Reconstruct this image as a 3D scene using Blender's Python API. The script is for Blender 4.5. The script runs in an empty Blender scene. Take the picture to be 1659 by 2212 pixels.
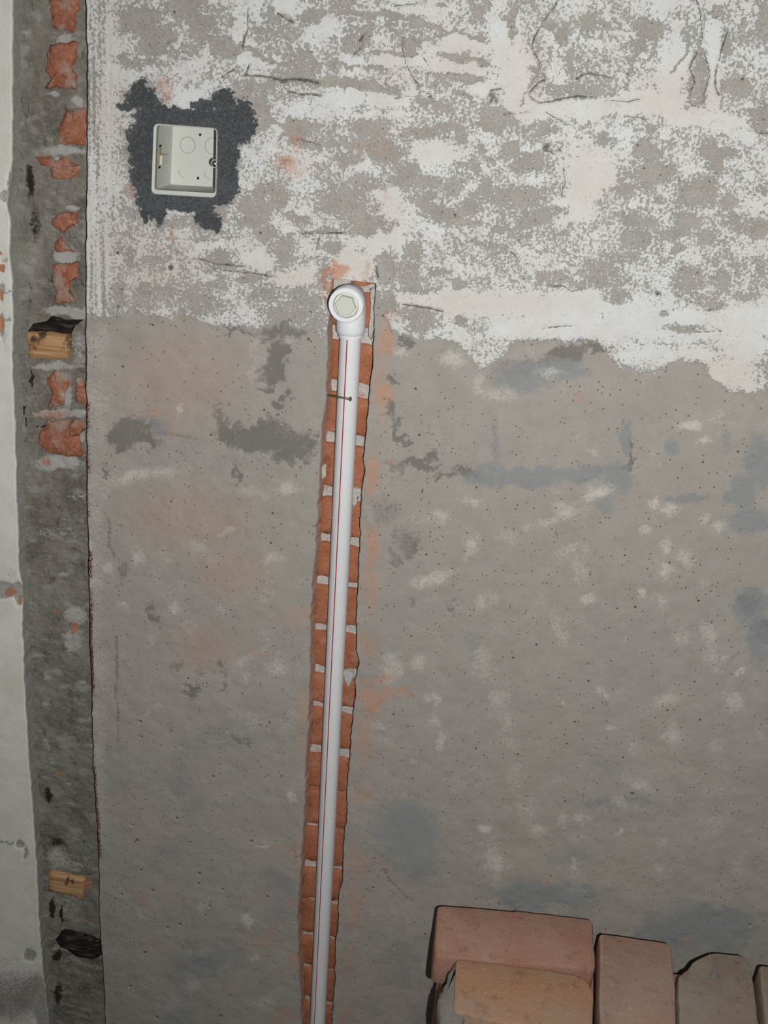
import bpy, bmesh, math, random
import numpy as np
from mathutils import Matrix, Vector

random.seed(7)
scene = bpy.context.scene
COL = scene.collection

# ------------------------------------------------------------------ camera
W, H, F = 1659.0, 2212.0, 2150.0          # photograph size and focal length in pixels
D, ZC = 1.05, 1.52                        # camera distance from the wall, camera height
YAW, PITCH, ROLL = math.radians(5.4), math.radians(24.5), math.radians(5.0)
CAM_M = (Matrix.Rotation(YAW, 3, 'Z') @ Matrix.Rotation(math.pi / 2 - PITCH, 3, 'X')
         @ Matrix.Rotation(ROLL, 3, 'Z'))
cam_data = bpy.data.cameras.new('camera')
cam_data.sensor_fit = 'VERTICAL'
cam_data.sensor_height = 36.0
cam_data.sensor_width = 36.0 * W / H
cam_data.lens = 36.0 * F / H
cam_data.clip_start = 0.02
cam = bpy.data.objects.new('camera', cam_data)
cam.matrix_world = Matrix.Translation((0, -D, ZC)) @ CAM_M.to_4x4()
COL.objects.link(cam)
scene.camera = cam

# ------------------------------------------------------------------ world, light, exposure
world = bpy.data.worlds.new('world')
scene.world = world
world.use_nodes = True
wb = world.node_tree.nodes['Background']
wb.inputs['Color'].default_value = (0.80, 0.90, 1.0, 1)
wb.inputs['Strength'].default_value = 0.055

# the camera's own flash: a small lamp beside the lens (the camera is held upright)
fl = bpy.data.lights.new('camera_flash', 'SPOT')
fl.energy = 44.0
fl.color = (1.0, 0.985, 0.96)
fl.shadow_soft_size = 0.005
fl.spot_size = math.radians(125)
fl.spot_blend = 0.9
flo = bpy.data.objects.new('camera_flash', fl)
flo.matrix_world = (Matrix.Translation((0, -D, ZC)) @ CAM_M.to_4x4()
                    @ Matrix.Translation((0.058, -0.040, 0.0))
                    @ Matrix.Rotation(math.radians(1), 4, 'X') @ Matrix.Rotation(math.radians(-2), 4, 'Y'))
COL.objects.link(flo)

vs = scene.view_settings
vs.view_transform = 'Standard'
vs.look = 'None'
vs.exposure = 0.0
vs.gamma = 1.0
vs.use_curve_mapping = False

# ------------------------------------------------------------------ photo pixel <-> place
RN = np.array(CAM_M)


def ray(px, py):
    return RN @ np.array([(px - W / 2) / F, -(py - H / 2) / F, -1.0])


def P(px, py, out=0.0):
    """point seen at a pixel, `out` metres in front of the wall face"""
    d = ray(px, py)
    t = (D - out) / d[1]
    return np.array([t * d[0], -out, ZC + t * d[2]])


def PZ(px, py, z):
    """point seen at a pixel, at height z"""
    d = ray(px, py)
    t = (z - ZC) / d[2]
    return np.array([t * d[0], -D + t * d[1], z])


def to_px(x, y, z):
    q = np.stack([x, y + D, z - ZC], -1) @ RN
    return W / 2 + F * q[..., 0] / -q[..., 2], H / 2 - F * q[..., 1] / -q[..., 2]


def edge_fn(pts, out=0.0):
    q = np.array([P(a, b, out) for a, b in pts])
    o = np.argsort(q[:, 2])
    zz, xx = q[o, 2], q[o, 0]
    return lambda z: np.interp(z, zz, xx)


# ------------------------------------------------------------------ numpy noise
def _hash(ix, iy, seed):
    h = (ix.astype(np.int64) * 374761393 + iy.astype(np.int64) * 668265263 + seed * 2147483647) & 0xFFFFFFFF
    h = ((h ^ (h >> 13)) * 1274126177) & 0xFFFFFFFF
    return ((h ^ (h >> 16)) & 0xFFFFFF) / float(0xFFFFFF)


def vnoise(x, y, seed):
    ix, iy = np.floor(x), np.floor(y)
    fx, fy = x - ix, y - iy
    fx = fx * fx * (3 - 2 * fx)
    fy = fy * fy * (3 - 2 * fy)
    a = _hash(ix, iy, seed)
    b = _hash(ix + 1, iy, seed)
    c = _hash(ix, iy + 1, seed)
    d = _hash(ix + 1, iy + 1, seed)
    return (a + (b - a) * fx) * (1 - fy) + (c + (d - c) * fx) * fy


def fbm(x, y, scale, seed, octv=4, rough=0.55):
    s, amp, tot = 0.0, 1.0, 0.0
    f = 1.0 / scale
    for k in range(octv):
        s = s + amp * vnoise(x * f + 17.3 * k, y * f - 9.1 * k, seed + k * 31)
        tot += amp
        amp *= rough
        f *= 2.03
    return s / tot          # 0..1


def sstep(a, b, v):
    t = np.clip((v - a) / (b - a), 0, 1)
    return t * t * (3 - 2 * t)


class Field:
    """marks laid out over the wall: soft blobs and strokes with ragged edges"""

    def __init__(self, X, Y, seed=1, warp=9.0):
        self.X = X + (fbm(X, Y, 26, seed, 4, .62) - .5) * 2 * warp * 1.7
        self.Y = Y + (fbm(X, Y, 26, seed + 77, 4, .62) - .5) * 2 * warp * 1.7
        self.X += (fbm(X, Y, 8, seed + 5, 3, .65) - .5) * warp * 1.1
        self.Y += (fbm(X, Y, 8, seed + 55, 3, .65) - .5) * warp * 1.1
        self.v = np.zeros_like(X)

    def _put(self, sel, val, w, mode):
        if mode == 'add':
            self.v[sel] += val * w
        else:
            self.v[sel] = np.maximum(self.v[sel], val * w)

    def blob(self, x, y, rx, ry, w=1.0, ang=0.0, soft=0.45, mode='max'):
        r = max(rx, ry) * 1.5 + 4
        sel = np.where((np.abs(self.X - x) < r) & (np.abs(self.Y - y) < r))
        dx, dy = self.X[sel] - x, self.Y[sel] - y
        c, s = math.cos(math.radians(ang)), math.sin(math.radians(ang))
        u, v = (dx * c + dy * s) / rx, (-dx * s + dy * c) / ry
        d = np.sqrt(u * u + v * v)
        self._put(sel, 1 - sstep(1 - soft, 1 + soft, d), w, mode)

    def line(self, pts, hw, w=1.0, soft=0.5, mode='max'):
        pts = np.array(pts, float)
        m = hw * 1.6 + 3
        sel = np.where((self.X > pts[:, 0].min() - m) & (self.X < pts[:, 0].max() + m)
                       & (self.Y > pts[:, 1].min() - m) & (self.Y < pts[:, 1].max() + m))
        x, y = self.X[sel], self.Y[sel]
        best = np.full(x.shape, 1e9)
        for (x0, y0), (x1, y1) in zip(pts[:-1], pts[1:]):
            L = (x1 - x0) ** 2 + (y1 - y0) ** 2 + 1e-9
            t = np.clip(((x - x0) * (x1 - x0) + (y - y0) * (y1 - y0)) / L, 0, 1)
            best = np.minimum(best, np.hypot(x - x0 - t * (x1 - x0), y - y0 - t * (y1 - y0)))
        self._put(sel, 1 - sstep(1 - soft, 1 + soft, best / hw), w, mode)


# ------------------------------------------------------------------ object helpers
def prop(o, label=None, cat=None, group=None, kind=None):
    if label: o['label'] = label
    if cat: o['category'] = cat
    if group: o['group'] = group
    if kind: o['kind'] = kind
    return o


def link(name, me, mats, parent=None):
    o = bpy.data.objects.new(name, me)
    for m in (mats if isinstance(mats, (list, tuple)) else [mats]):
        if m and m.name not in [k.name for k in me.materials if k]:
            me.materials.append(m)
    COL.objects.link(o)
    if parent:
        o.parent = parent
    return o


def mesh_np(name, V, Fq, smooth=True):
    me = bpy.data.meshes.new(name)
    V = np.asarray(V, np.float32)
    Fq = np.asarray(Fq, np.int32)
    n = Fq.shape[1]
    me.vertices.add(len(V))
    me.vertices.foreach_set('co', V.ravel())
    me.loops.add(Fq.size)
    me.loops.foreach_set('vertex_index', Fq.ravel())
    me.polygons.add(len(Fq))
    me.polygons.foreach_set('loop_start', np.arange(0, Fq.size, n, dtype=np.int32))
    me.polygons.foreach_set('loop_total', np.full(len(Fq), n, np.int32))
    me.polygons.foreach_set('use_smooth', np.full(len(Fq), smooth, bool))
    me.update()
    me.validate()
    return me


def set_attr(me, name, C):
    a = me.attributes.new(name, 'FLOAT_COLOR', 'POINT')
    a.data.foreach_set('color', np.asarray(C, np.float32).ravel())


def mesh_py(name, V, Fs, smooth=False):
    me = bpy.data.meshes.new(name)
    me.from_pydata([tuple(float(k) for k in v) for v in V], [], Fs)
    me.update()
    bm = bmesh.new()
    bm.from_mesh(me)
    bmesh.ops.recalc_face_normals(bm, faces=bm.faces)
    bm.to_mesh(me)
    bm.free()
    if smooth:
        me.polygons.foreach_set('use_smooth', [True] * len(me.polygons))
    return me


def lathe(profile, seg=48, axis='Y', closed_start=True, closed_end=True):
    """profile: (radius, along). returns verts, faces round the axis through the origin"""
    V, Fs = [], []
    for r, a in profile:
        for k in range(seg):
            t = 2 * math.pi * k / seg
            c, s = r * math.cos(t), r * math.sin(t)
            V.append((c, a, s) if axis == 'Y' else (c, s, a))
    n = len(profile)
    for i in range(n - 1):
        for k in range(seg):
            k2 = (k + 1) % seg
            Fs.append((i * seg + k, i * seg + k2, (i + 1) * seg + k2, (i + 1) * seg + k))
    if closed_start: Fs.append(tuple(range(seg)))
    if closed_end: Fs.append(tuple((n - 1) * seg + k for k in range(seg)))
    return V, Fs


def place(V, origin, axis_from, axis_to):
    q = Vector(axis_from).rotation_difference(Vector(axis_to).normalized())
    return [tuple(q @ Vector(v) + Vector(origin)) for v in V]


def round_poly(pts, r, n=4):
    out = []
    m = len(pts)
    for i in range(m):
        p0, p1, p2 = np.array(pts[i - 1]), np.array(pts[i]), np.array(pts[(i + 1) % m])
        a, b = p0 - p1, p2 - p1
        la, lb = np.linalg.norm(a), np.linalg.norm(b)
        rr = min(r, la * .45, lb * .45)
        s, e = p1 + a / la * rr, p1 + b / lb * rr
        for k in range(n + 1):
            t = k / n
            out.append((1 - t) ** 2 * s + 2 * t * (1 - t) * p1 + t * t * e)
    return out


def densify(pts, step):
    out = []
    m = len(pts)
    for i in range(m):
        a, b = np.array(pts[i]), np.array(pts[(i + 1) % m])
        k = max(1, int(np.linalg.norm(b - a) / step))
        for j in range(k):
            out.append(a + (b - a) * j / k)
    return out


# ------------------------------------------------------------------ materials
def lin(r, g, b):
    f = lambda c: c / 12.92 if c <= .04045 else ((c + .055) / 1.055) ** 2.4
    return (f(r / 255), f(g / 255), f(b / 255), 1)


class Mat:
    def __init__(self, name, rough=0.9, spec=0.25):
        self.m = bpy.data.materials.new(name)
        self.m.use_nodes = True
        self.t = self.m.node_tree
        self.b = self.t.nodes['Principled BSDF']
        self.b.inputs['Roughness'].default_value = rough
        self.b.inputs['Specular IOR Level'].default_value = spec
        g = self.t.nodes.new('ShaderNodeNewGeometry')
        self.pos = g.outputs['Position']

    def put(self, sock, v):
        if hasattr(v, 'is_output'):
            self.t.links.new(v, sock)
        elif isinstance(v, (tuple, list)):
            sock.default_value = v if len(v) == len(sock.default_value) else tuple(v)[:len(sock.default_value)]
        else:
            sock.default_value = v

    def noise(self, scale, detail=4, rough=.6, vec=None, dist=0.0, out='Fac'):
        n = self.t.nodes.new('ShaderNodeTexNoise')
        n.inputs['Scale'].default_value = scale
        n.inputs['Detail'].default_value = detail
        n.inputs['Roughness'].default_value = rough
        n.inputs['Distortion'].default_value = dist
        self.t.links.new(vec if vec else self.pos, n.inputs['Vector'])
        return n.outputs[out]

    def voro(self, scale, out='Distance', vec=None, feature='F1'):
        n = self.t.nodes.new('ShaderNodeTexVoronoi')
        n.feature = feature
        n.inputs['Scale'].default_value = scale
        self.t.links.new(vec if vec else self.pos, n.inputs['Vector'])
        return n.outputs[out]

    def mapping(self, scale=(1, 1, 1), loc=(0, 0, 0), vec=None):
        n = self.t.nodes.new('ShaderNodeMapping')
        n.inputs['Scale'].default_value = scale
        n.inputs['Location'].default_value = loc
        self.t.links.new(vec if vec else self.pos, n.inputs['Vector'])
        return n.outputs['Vector']

    def math(self, op, a, b=None, c=None, clamp=False):
        n = self.t.nodes.new('ShaderNodeMath')
        n.operation = op
        n.use_clamp = clamp
        for s, v in zip(n.inputs, (a, b, c)):
            if v is not None: self.put(s, v)
        return n.outputs[0]

    def ramp(self, v, a, b, lo=0.0, hi=1.0, smooth=True):
        n = self.t.nodes.new('ShaderNodeMapRange')
        n.interpolation_type = 'SMOOTHSTEP' if smooth else 'LINEAR'
        self.put(n.inputs['Value'], v)
        for k, q in (('From Min', a), ('From Max', b), ('To Min', lo), ('To Max', hi)):
            n.inputs[k].default_value = q
        return n.outputs[0]

    def mix(self, fac, a, b, mode='MIX'):
        n = self.t.nodes.new('ShaderNodeMix')
        n.data_type = 'RGBA'
        n.blend_type = mode
        self.put(n.inputs[0], fac)
        self.put(n.inputs[6], a)
        self.put(n.inputs[7], b)
        return n.outputs[2]

    def attr(self, name):
        n = self.t.nodes.new('ShaderNodeAttribute')
        n.attribute_name = name
        s = self.t.nodes.new('ShaderNodeSeparateColor')
        self.t.links.new(n.outputs['Color'], s.inputs[0])
        return s.outputs[0], s.outputs[1], s.outputs[2], n.outputs['Alpha']

    def bump(self, h, dist=0.001, strength=1.0):
        n = self.t.nodes.new('ShaderNodeBump')
        n.inputs['Distance'].default_value = dist
        n.inputs['Strength'].default_value = strength
        self.put(n.inputs['Height'], h)
        self.t.links.new(n.outputs[0], self.b.inputs['Normal'])

    def col(self, c):
        self.put(self.b.inputs['Base Color'], c)
        return self


def wall_material():
    M = Mat('old_plaster', 0.92, 0.2)
    cov, dark, dust, cem = M.attr('marks_a')
    scuff, blue, crack_shade, cream = M.attr('marks_b')
    n_big = M.noise(6, 3, .5)
    n_mid = M.noise(34, 5, .6)
    n_fine = M.noise(330, 6, .68)
    n_grit = M.noise(1500, 3, .7)
    # bare plaster
    pl = M.mix(M.ramp(n_big, .35, .65), (.435, .395, .350, 1), (.405, .385, .345, 1))
    pl = M.mix(M.ramp(n_mid, .3, .7, 0, .6), pl, (.485, .450, .405, 1))
    pl = M.mix(M.ramp(M.noise(75, 5, .65), .5, .72, 0, .45), pl, (.37, .36, .335, 1))
    pl = M.mix(M.ramp(n_grit, .38, .68, 0, .5), M.mix(1, pl, (.80, .80, .80, 1), 'MULTIPLY'), pl)
    pl = M.mix(M.ramp(n_grit, .58, .75, 0, .4), pl, (.62, .60, .56, 1))
    # dark grains
    vd = M.voro(210)
    pick = M.voro(210, 'Color')
    sp = M.t.nodes.new('ShaderNodeSeparateColor')
    M.t.links.new(pick, sp.inputs[0])
    grains = M.math('MULTIPLY', M.ramp(vd, .16, .27, 1, 0), M.ramp(sp.outputs[0], .80, .86))
    pl = M.mix(M.math('MULTIPLY', grains, .8), pl, (.11, .085, .065, 1))
    vd2 = M.voro(52)
    sp2 = M.t.nodes.new('ShaderNodeSeparateColor')
    M.t.links.new(M.voro(52, 'Color'), sp2.inputs[0])
    g2 = M.math('MULTIPLY', M.ramp(vd2, .05, .10, 1, 0), M.ramp(sp2.outputs[1], .84, .88))
    pl = M.mix(g2, pl, (.13, .075, .04, 1))
    # stains and scuffs
    f = M.math('MULTIPLY', M.ramp(M.math('ADD', dark, M.math('MULTIPLY_ADD', n_fine, 1.5, -.75)), .12, .85), .82)
    pl = M.mix(f, pl, (.170, .165, .148, 1))
    f = M.math('MULTIPLY', M.ramp(M.math('ADD', blue, M.math('MULTIPLY_ADD', n_fine, 1.1, -.55)), .25, .85), .75)
    pl = M.mix(f, pl, (.255, .275, .285, 1))
    f = M.math('MULTIPLY', M.ramp(M.math('ADD', scuff, M.math('MULTIPLY_ADD', n_fine, 1.8, -.9)), .08, 1.15), .75)
    pl = M.mix(f, pl, (.66, .635, .58, 1))
    # whitewash
    v = M.math('ADD', cov, M.math('MULTIPLY_ADD', n_fine, 2.7, -1.35))
    v = M.math('ADD', v, M.math('MULTIPLY_ADD', n_grit, .9, -.45))
    paint = M.ramp(v, .34, .70)
    film = M.math('MULTIPLY', M.ramp(M.math('ADD', cov, M.math('MULTIPLY_ADD', n_mid, 1.2, -.6)), -.05, .95), .26)
    pl = M.mix(film, pl, (.62, .61, .58, 1))
    wh = M.mix(cream, (.715, .725, .72, 1), (.675, .645, .595, 1))
    wh = M.mix(M.ramp(n_mid, .35, .7, 0, .45), wh, (.60, .59, .565, 1))
    wh = M.mix(M.ramp(n_grit, .30, .52, .40, 0), wh, (.42, .41, .39, 1))
    wh = M.mix(M.math('MULTIPLY', M.ramp(M.noise(150, 5, .7), .56, .72), .5), wh, (.46, .45, .43, 1))
    base = M.mix(M.math('MULTIPLY', paint, .95), pl, wh)
    # brick dust
    f = M.math('MULTIPLY', M.ramp(M.math('ADD', dust, M.math('MULTIPLY_ADD', n_fine, 1.6, -.8)), .05, 1.25), .80)
    base = M.mix(f, base, (.54, .275, .17, 1))
    # fresh cement round the box
    f = M.ramp(M.math('ADD', cem, M.math('MULTIPLY_ADD', n_fine, 2.4, -1.2)), .36, .64)
    cemc = M.mix(M.ramp(n_grit, .35, .7), (.062, .070, .076, 1), (.125, .134, .140, 1))
    base = M.mix(f, base, cemc)
    # painted shadow lines of lifted whitewash edges, with cracks and holes
    f = M.math('MULTIPLY', M.ramp(M.math('ADD', crack_shade, M.math('MULTIPLY_ADD', n_fine, 1.0, -.5)), .48, .95), .85)
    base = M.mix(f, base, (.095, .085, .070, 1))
    # dark red paint along the arris
    pur = M.attr('marks_c')[0]
    f = M.ramp(M.math('ADD', pur, M.math('MULTIPLY_ADD', M.noise(560, 4, .7), 2.8, -1.4)), .42, .62)
    base = M.mix(f, base, (.135, .035, .040, 1))
    M.col(base)
    h = M.math('MULTIPLY_ADD', paint, .55, M.math('MULTIPLY', n_grit, .30))
    h = M.math('MULTIPLY_ADD', n_fine, .35, h)
    M.bump(h, .0009, .8)
    return M.m


def left_wall_material():
    M = Mat('cream_wall_paint', 0.7, 0.3)
    chip, dirt, dust, grey = M.attr('marks_a')
    nf = M.noise(260, 6, .65)
    nm = M.noise(20, 4, .6)
    wh = M.mix(M.ramp(nm, .35, .65), (.70, .68, .60, 1), (.76, .75, .71, 1))
    wh = M.mix(M.ramp(M.math('ADD', dirt, M.math('MULTIPLY_ADD', nf, 1.2, -.6)), .2, .9, 0, .8), wh, (.20, .185, .165, 1))
    g = M.mix(M.ramp(nf, .35, .65), (.32, .32, .30, 1), (.43, .425, .40, 1))
    base = M.mix(M.ramp(M.math('ADD', chip, M.math('MULTIPLY_ADD', nf, 1.0, -.5)), .4, .55), wh, g)
    base = M.mix(M.ramp(M.math('ADD', dust, M.math('MULTIPLY_ADD', nf, 1.2, -.6)), .4, .7), base, (.47, .22, .13, 1))
    base = M.mix(grey, base, g)
    M.col(base)
    M.bump(M.math('ADD', nf, M.math('MULTIPLY', nm, .5)), .0008, .6)
    return M.m


def recess_material():
    M = Mat('dark_bedding_mortar', 0.95, 0.15)
    light, black, dust, _ = M.attr('marks_a')
    nf = M.noise(240, 6, .65)
    st = M.noise(60, 4, .6, M.mapping((1, 1, .25)))
    nm = M.noise(22, 4, .6)
    c = M.mix(M.ramp(nm, .3, .7), (.145, .132, .108, 1), (.25, .235, .20, 1))
    c = M.mix(M.ramp(nf, .45, .75, 0, .7), c, (.30, .29, .265, 1))
    c = M.mix(M.ramp(M.noise(48, 6, .65, M.mapping((.7, 1, 1.3))), .50, .66, 0, .8), c, (.33, .325, .30, 1))
    c = M.mix(M.ramp(M.noise(85, 6, .68, M.mapping((1, 1, .8))), .56, .70, 0, .75), c, (.075, .066, .05, 1))
    c = M.mix(M.ramp(M.noise(900, 3, .7), .58, .72, 0, .6), c, (.42, .40, .37, 1))
    c = M.mix(M.ramp(st, .55, .75, 0, .5), c, (.10, .085, .065, 1))
    c = M.mix(M.ramp(M.math('ADD', light, M.math('MULTIPLY_ADD', nf, 1.4, -.7)), .3, .8, 0, .9), c, (.44, .43, .41, 1))
    c = M.mix(M.ramp(M.math('ADD', dust, M.math('MULTIPLY_ADD', nf, 1.2, -.6)), .35, .8, 0, .9), c, (.44, .19, .11, 1))
    c = M.mix(M.ramp(M.math('ADD', black, M.math('MULTIPLY_ADD', nf, 1.2, -.6)), .4, .7, 0, .95), c, (.022, .02, .016, 1))
    M.col(c)
    M.bump(M.math('ADD', nf, nm), .0016, .8)
    return M.m


def fired_clay(name, c1, c2, dusty=.25, grey=0.0, scale=1.0):
    M = Mat(name, 0.95, 0.15)
    inf = M.t.nodes.new('ShaderNodeObjectInfo')
    vec = M.t.nodes.new('ShaderNodeVectorMath')
    vec.operation = 'ADD'
    M.t.links.new(M.pos, vec.inputs[0])
    cmb = M.t.nodes.new('ShaderNodeCombineXYZ')
    for i in range(3):
        M.t.links.new(M.math('MULTIPLY', inf.outputs['Random'], 3.7 + i * 5.1), cmb.inputs[i])
    M.t.links.new(cmb.outputs[0], vec.inputs[1])
    p = vec.outputs[0]
    nm = M.noise(26 * scale, 5, .6, p)
    nf = M.noise(240, 5, .65, p)
    ng = M.noise(1100, 3, .7, p)
    c = M.mix(M.ramp(nm, .3, .7), c1, c2)
    c = M.mix(M.ramp(M.noise(70, 5, .65, p), .52, .74, 0, .75), c, tuple(k * .60 for k in c1[:3]) + (1,))
    c = M.mix(M.ramp(M.noise(48, 5, .6, p, .5), .60, .72, 0, dusty * 2.2), c, (.50, .36, .30, 1))
    c = M.mix(M.ramp(nf, .5, .75, 0, dusty * 1.6), c, (.52, .37, .29, 1))
    c = M.mix(M.ramp(nf, .25, .42, .6, 0), c, tuple(k * .55 for k in c1[:3]) + (1,))
    if grey:
        c = M.mix(M.ramp(M.noise(13 * scale, 5, .62, p), .48 if scale > 1 else .42, .66, 0, grey), c, (.34, .32, .28, 1))
    c = M.mix(M.ramp(M.noise(60, 3, .5, p), .70, .76, 0, .45), c, (.50, .46, .40, 1))
    M.col(c)
    M.bump(M.math('MULTIPLY_ADD', ng, .35, M.math('ADD', nf, nm)), .0014, .7)
    return M.m


def plain(name, c, rough=.5, spec=.5, metal=0.0, mottled=0.0):
    M = Mat(name, rough, spec)
    M.b.inputs['Metallic'].default_value = metal
    n = M.noise(180, 4, .6)
    M.col(M.mix(M.ramp(n, .3, .7, 0, max(mottled, .12)), c, tuple(k * (.55 if mottled else .88) for k in c[:3]) + (1,)))
    return M.m


def mortar_material():
    M = Mat('joint_mortar', 0.95, 0.15)
    nf = M.noise(300, 5, .65)
    nm = M.noise(45, 4, .6)
    c = M.mix(M.ramp(nf, .3, .7), (.40, .39, .37, 1), (.58, .565, .54, 1))
    c = M.mix(M.ramp(nm, .56, .70, 0, .5), c, (.46, .19, .11, 1))
    M.col(c)
    M.bump(nf, .0015, .8)
    return M.m


def timber_material():
    M = Mat('old_timber', 0.85, 0.2)
    g = M.noise(38, 6, .6, M.mapping((.25, 1, 4.5)), 1.2)
    s = M.noise(55, 4, .6, M.mapping((1.2, 1, .6)))
    c = M.mix(M.ramp(g, .35, .65), (.36, .19, .085, 1), (.58, .36, .19, 1))
    c = M.mix(M.ramp(s, .55, .66, 0, .9), c, (.045, .032, .02, 1))
    M.col(c)
    M.bump(g, .001, .6)
    return M.m


def black_streak_material():
    M = Mat('streaked_black', 0.9, 0.15)
    g = M.noise(70, 6, .65, M.mapping((.5, 1, 3.0)), .6)
    M.col(M.mix(M.ramp(g, .45, .72), (.014, .013, .011, 1), (.11, .10, .08, 1)))
    M.bump(g, .003, 1)
    return M.m


def floor_material():
    M = Mat('floor_concrete', 0.95, 0.15)
    n = M.noise(9, 6, .65)
    M.col(M.mix(M.ramp(n, .3, .7), (.20, .19, .17, 1), (.34, .32, .29, 1)))
    M.bump(M.noise(120, 5, .6), .002, .6)
    return M.m


m_wall = wall_material()
m_left = left_wall_material()
m_recess = recess_material()
m_clay = fired_clay('chiselled_brick', (.36, .128, .064, 1), (.43, .175, .095, 1), .20)
m_mortar = mortar_material()
m_timber = timber_material()
m_black = black_streak_material()
m_floor = floor_material()
m_pipe = plain('white_pipe_plastic', (.755, .77, .785, 1), .42, .45)
m_fit = plain('white_fitting_plastic', (.775, .79, .815, 1), .4, .45)
m_plug = plain('ivory_plug_plastic', (.60, .63, .555, 1), .32, .5)
m_red = plain('red_stripe_ink', (.42, .025, .035, 1), .45, .4)
m_box = plain('ivory_box_plastic', (.575, .585, .54, 1), .5, .4)
m_seam = plain('grey_seam', (.34, .35, .32, 1), .7, .3)
m_hole = plain('dark_hole', (.02, .02, .02, 1), .9, .1)
m_steel = plain('zinc_steel', (.62, .60, .55, 1), .28, .5, 1.0)
m_brass = plain('dull_brass', (.42, .34, .14, 1), .45, .5, .8)
m_nail = plain('rusty_nail_steel', (.20, .16, .11, 1), .5, .5, .6, .4)

# ------------------------------------------------------------------ lines of the wall, traced in the photograph
CORNER = [(188, -200), (188, 0), (190, 250), (187, 560), (187, 690), (188, 860), (190, 1100), (194, 1350), (199, 1480),
          (203, 1680), (213, 1840), (217, 2000), (226, 2150), (228, 2300)]
JAMB = [(26, -200), (26, 0), (25, 250), (24, 350), (20, 385), (13, 410), (14, 440), (20, 480), (20, 560), (25, 610), (27, 800),
        (33, 1000), (37, 1100), (41, 1240), (45, 1262), (46, 1300), (53, 1500), (63, 1660), (70, 1750), (77, 1850), (84, 2000), (92, 2100),
        (103, 2212), (108, 2300)]
CH_L = [(716, 560), (714, 603), (713, 640), (708, 700), (706, 745), (705, 800), (703, 860), (697, 900), (692, 950), (689, 1000),
        (687, 1050), (685, 1100), (678, 1200), (674, 1260), (670, 1330), (668, 1400), (667, 1500), (663, 1600), (657, 1700), (655, 1760),
        (651, 1830), (647, 1900), (642, 1980), (643, 2060), (648, 2140), (650, 2212), (648, 2320)]
CH_R = [(815, 560), (814, 603), (812, 640), (810, 700), (806, 755), (803, 800), (798, 850), (794, 900), (789, 945), (787, 985), (788, 1020),
        (783, 1050), (779, 1100), (778, 1170), (775, 1250), (771, 1310), (769, 1365), (772, 1405), (776, 1432), (769, 1470), (767, 1505),
        (762, 1545), (759, 1590), (754, 1650), (750, 1700), (751, 1755), (745, 1800), (741, 1860), (740, 1905), (733, 1930), (731, 1990),
        (727, 2030), (724, 2100), (722, 2150), (717, 2212), (712, 2320)]
corner_x, jamb_x = edge_fn(CORNER), edge_fn(JAMB)
chl_x, chr_x = edge_fn(CH_L), edge_fn(CH_R)
Z_CH = P(765, 606)[2]                     # top of the channel
CH_DEPTH = 0.025
RECESS = 0.021
BOX = [(340, 270), (469, 280), (466, 417), (335, 409)]     # mouth of the junction box, clockwise from top left


def in_poly(X, Y, poly):
    ins = np.zeros(X.shape, bool)
    j = len(poly) - 1
    for i in range(len(poly)):
        xi, yi = poly[i]
        xj, yj = poly[j]
        c = ((yi > Y) != (yj > Y)) & (X < (xj - xi) * (Y - yi) / (yj - yi + 1e-12) + xi)
        ins ^= c
        j = i
    return ins


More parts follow.
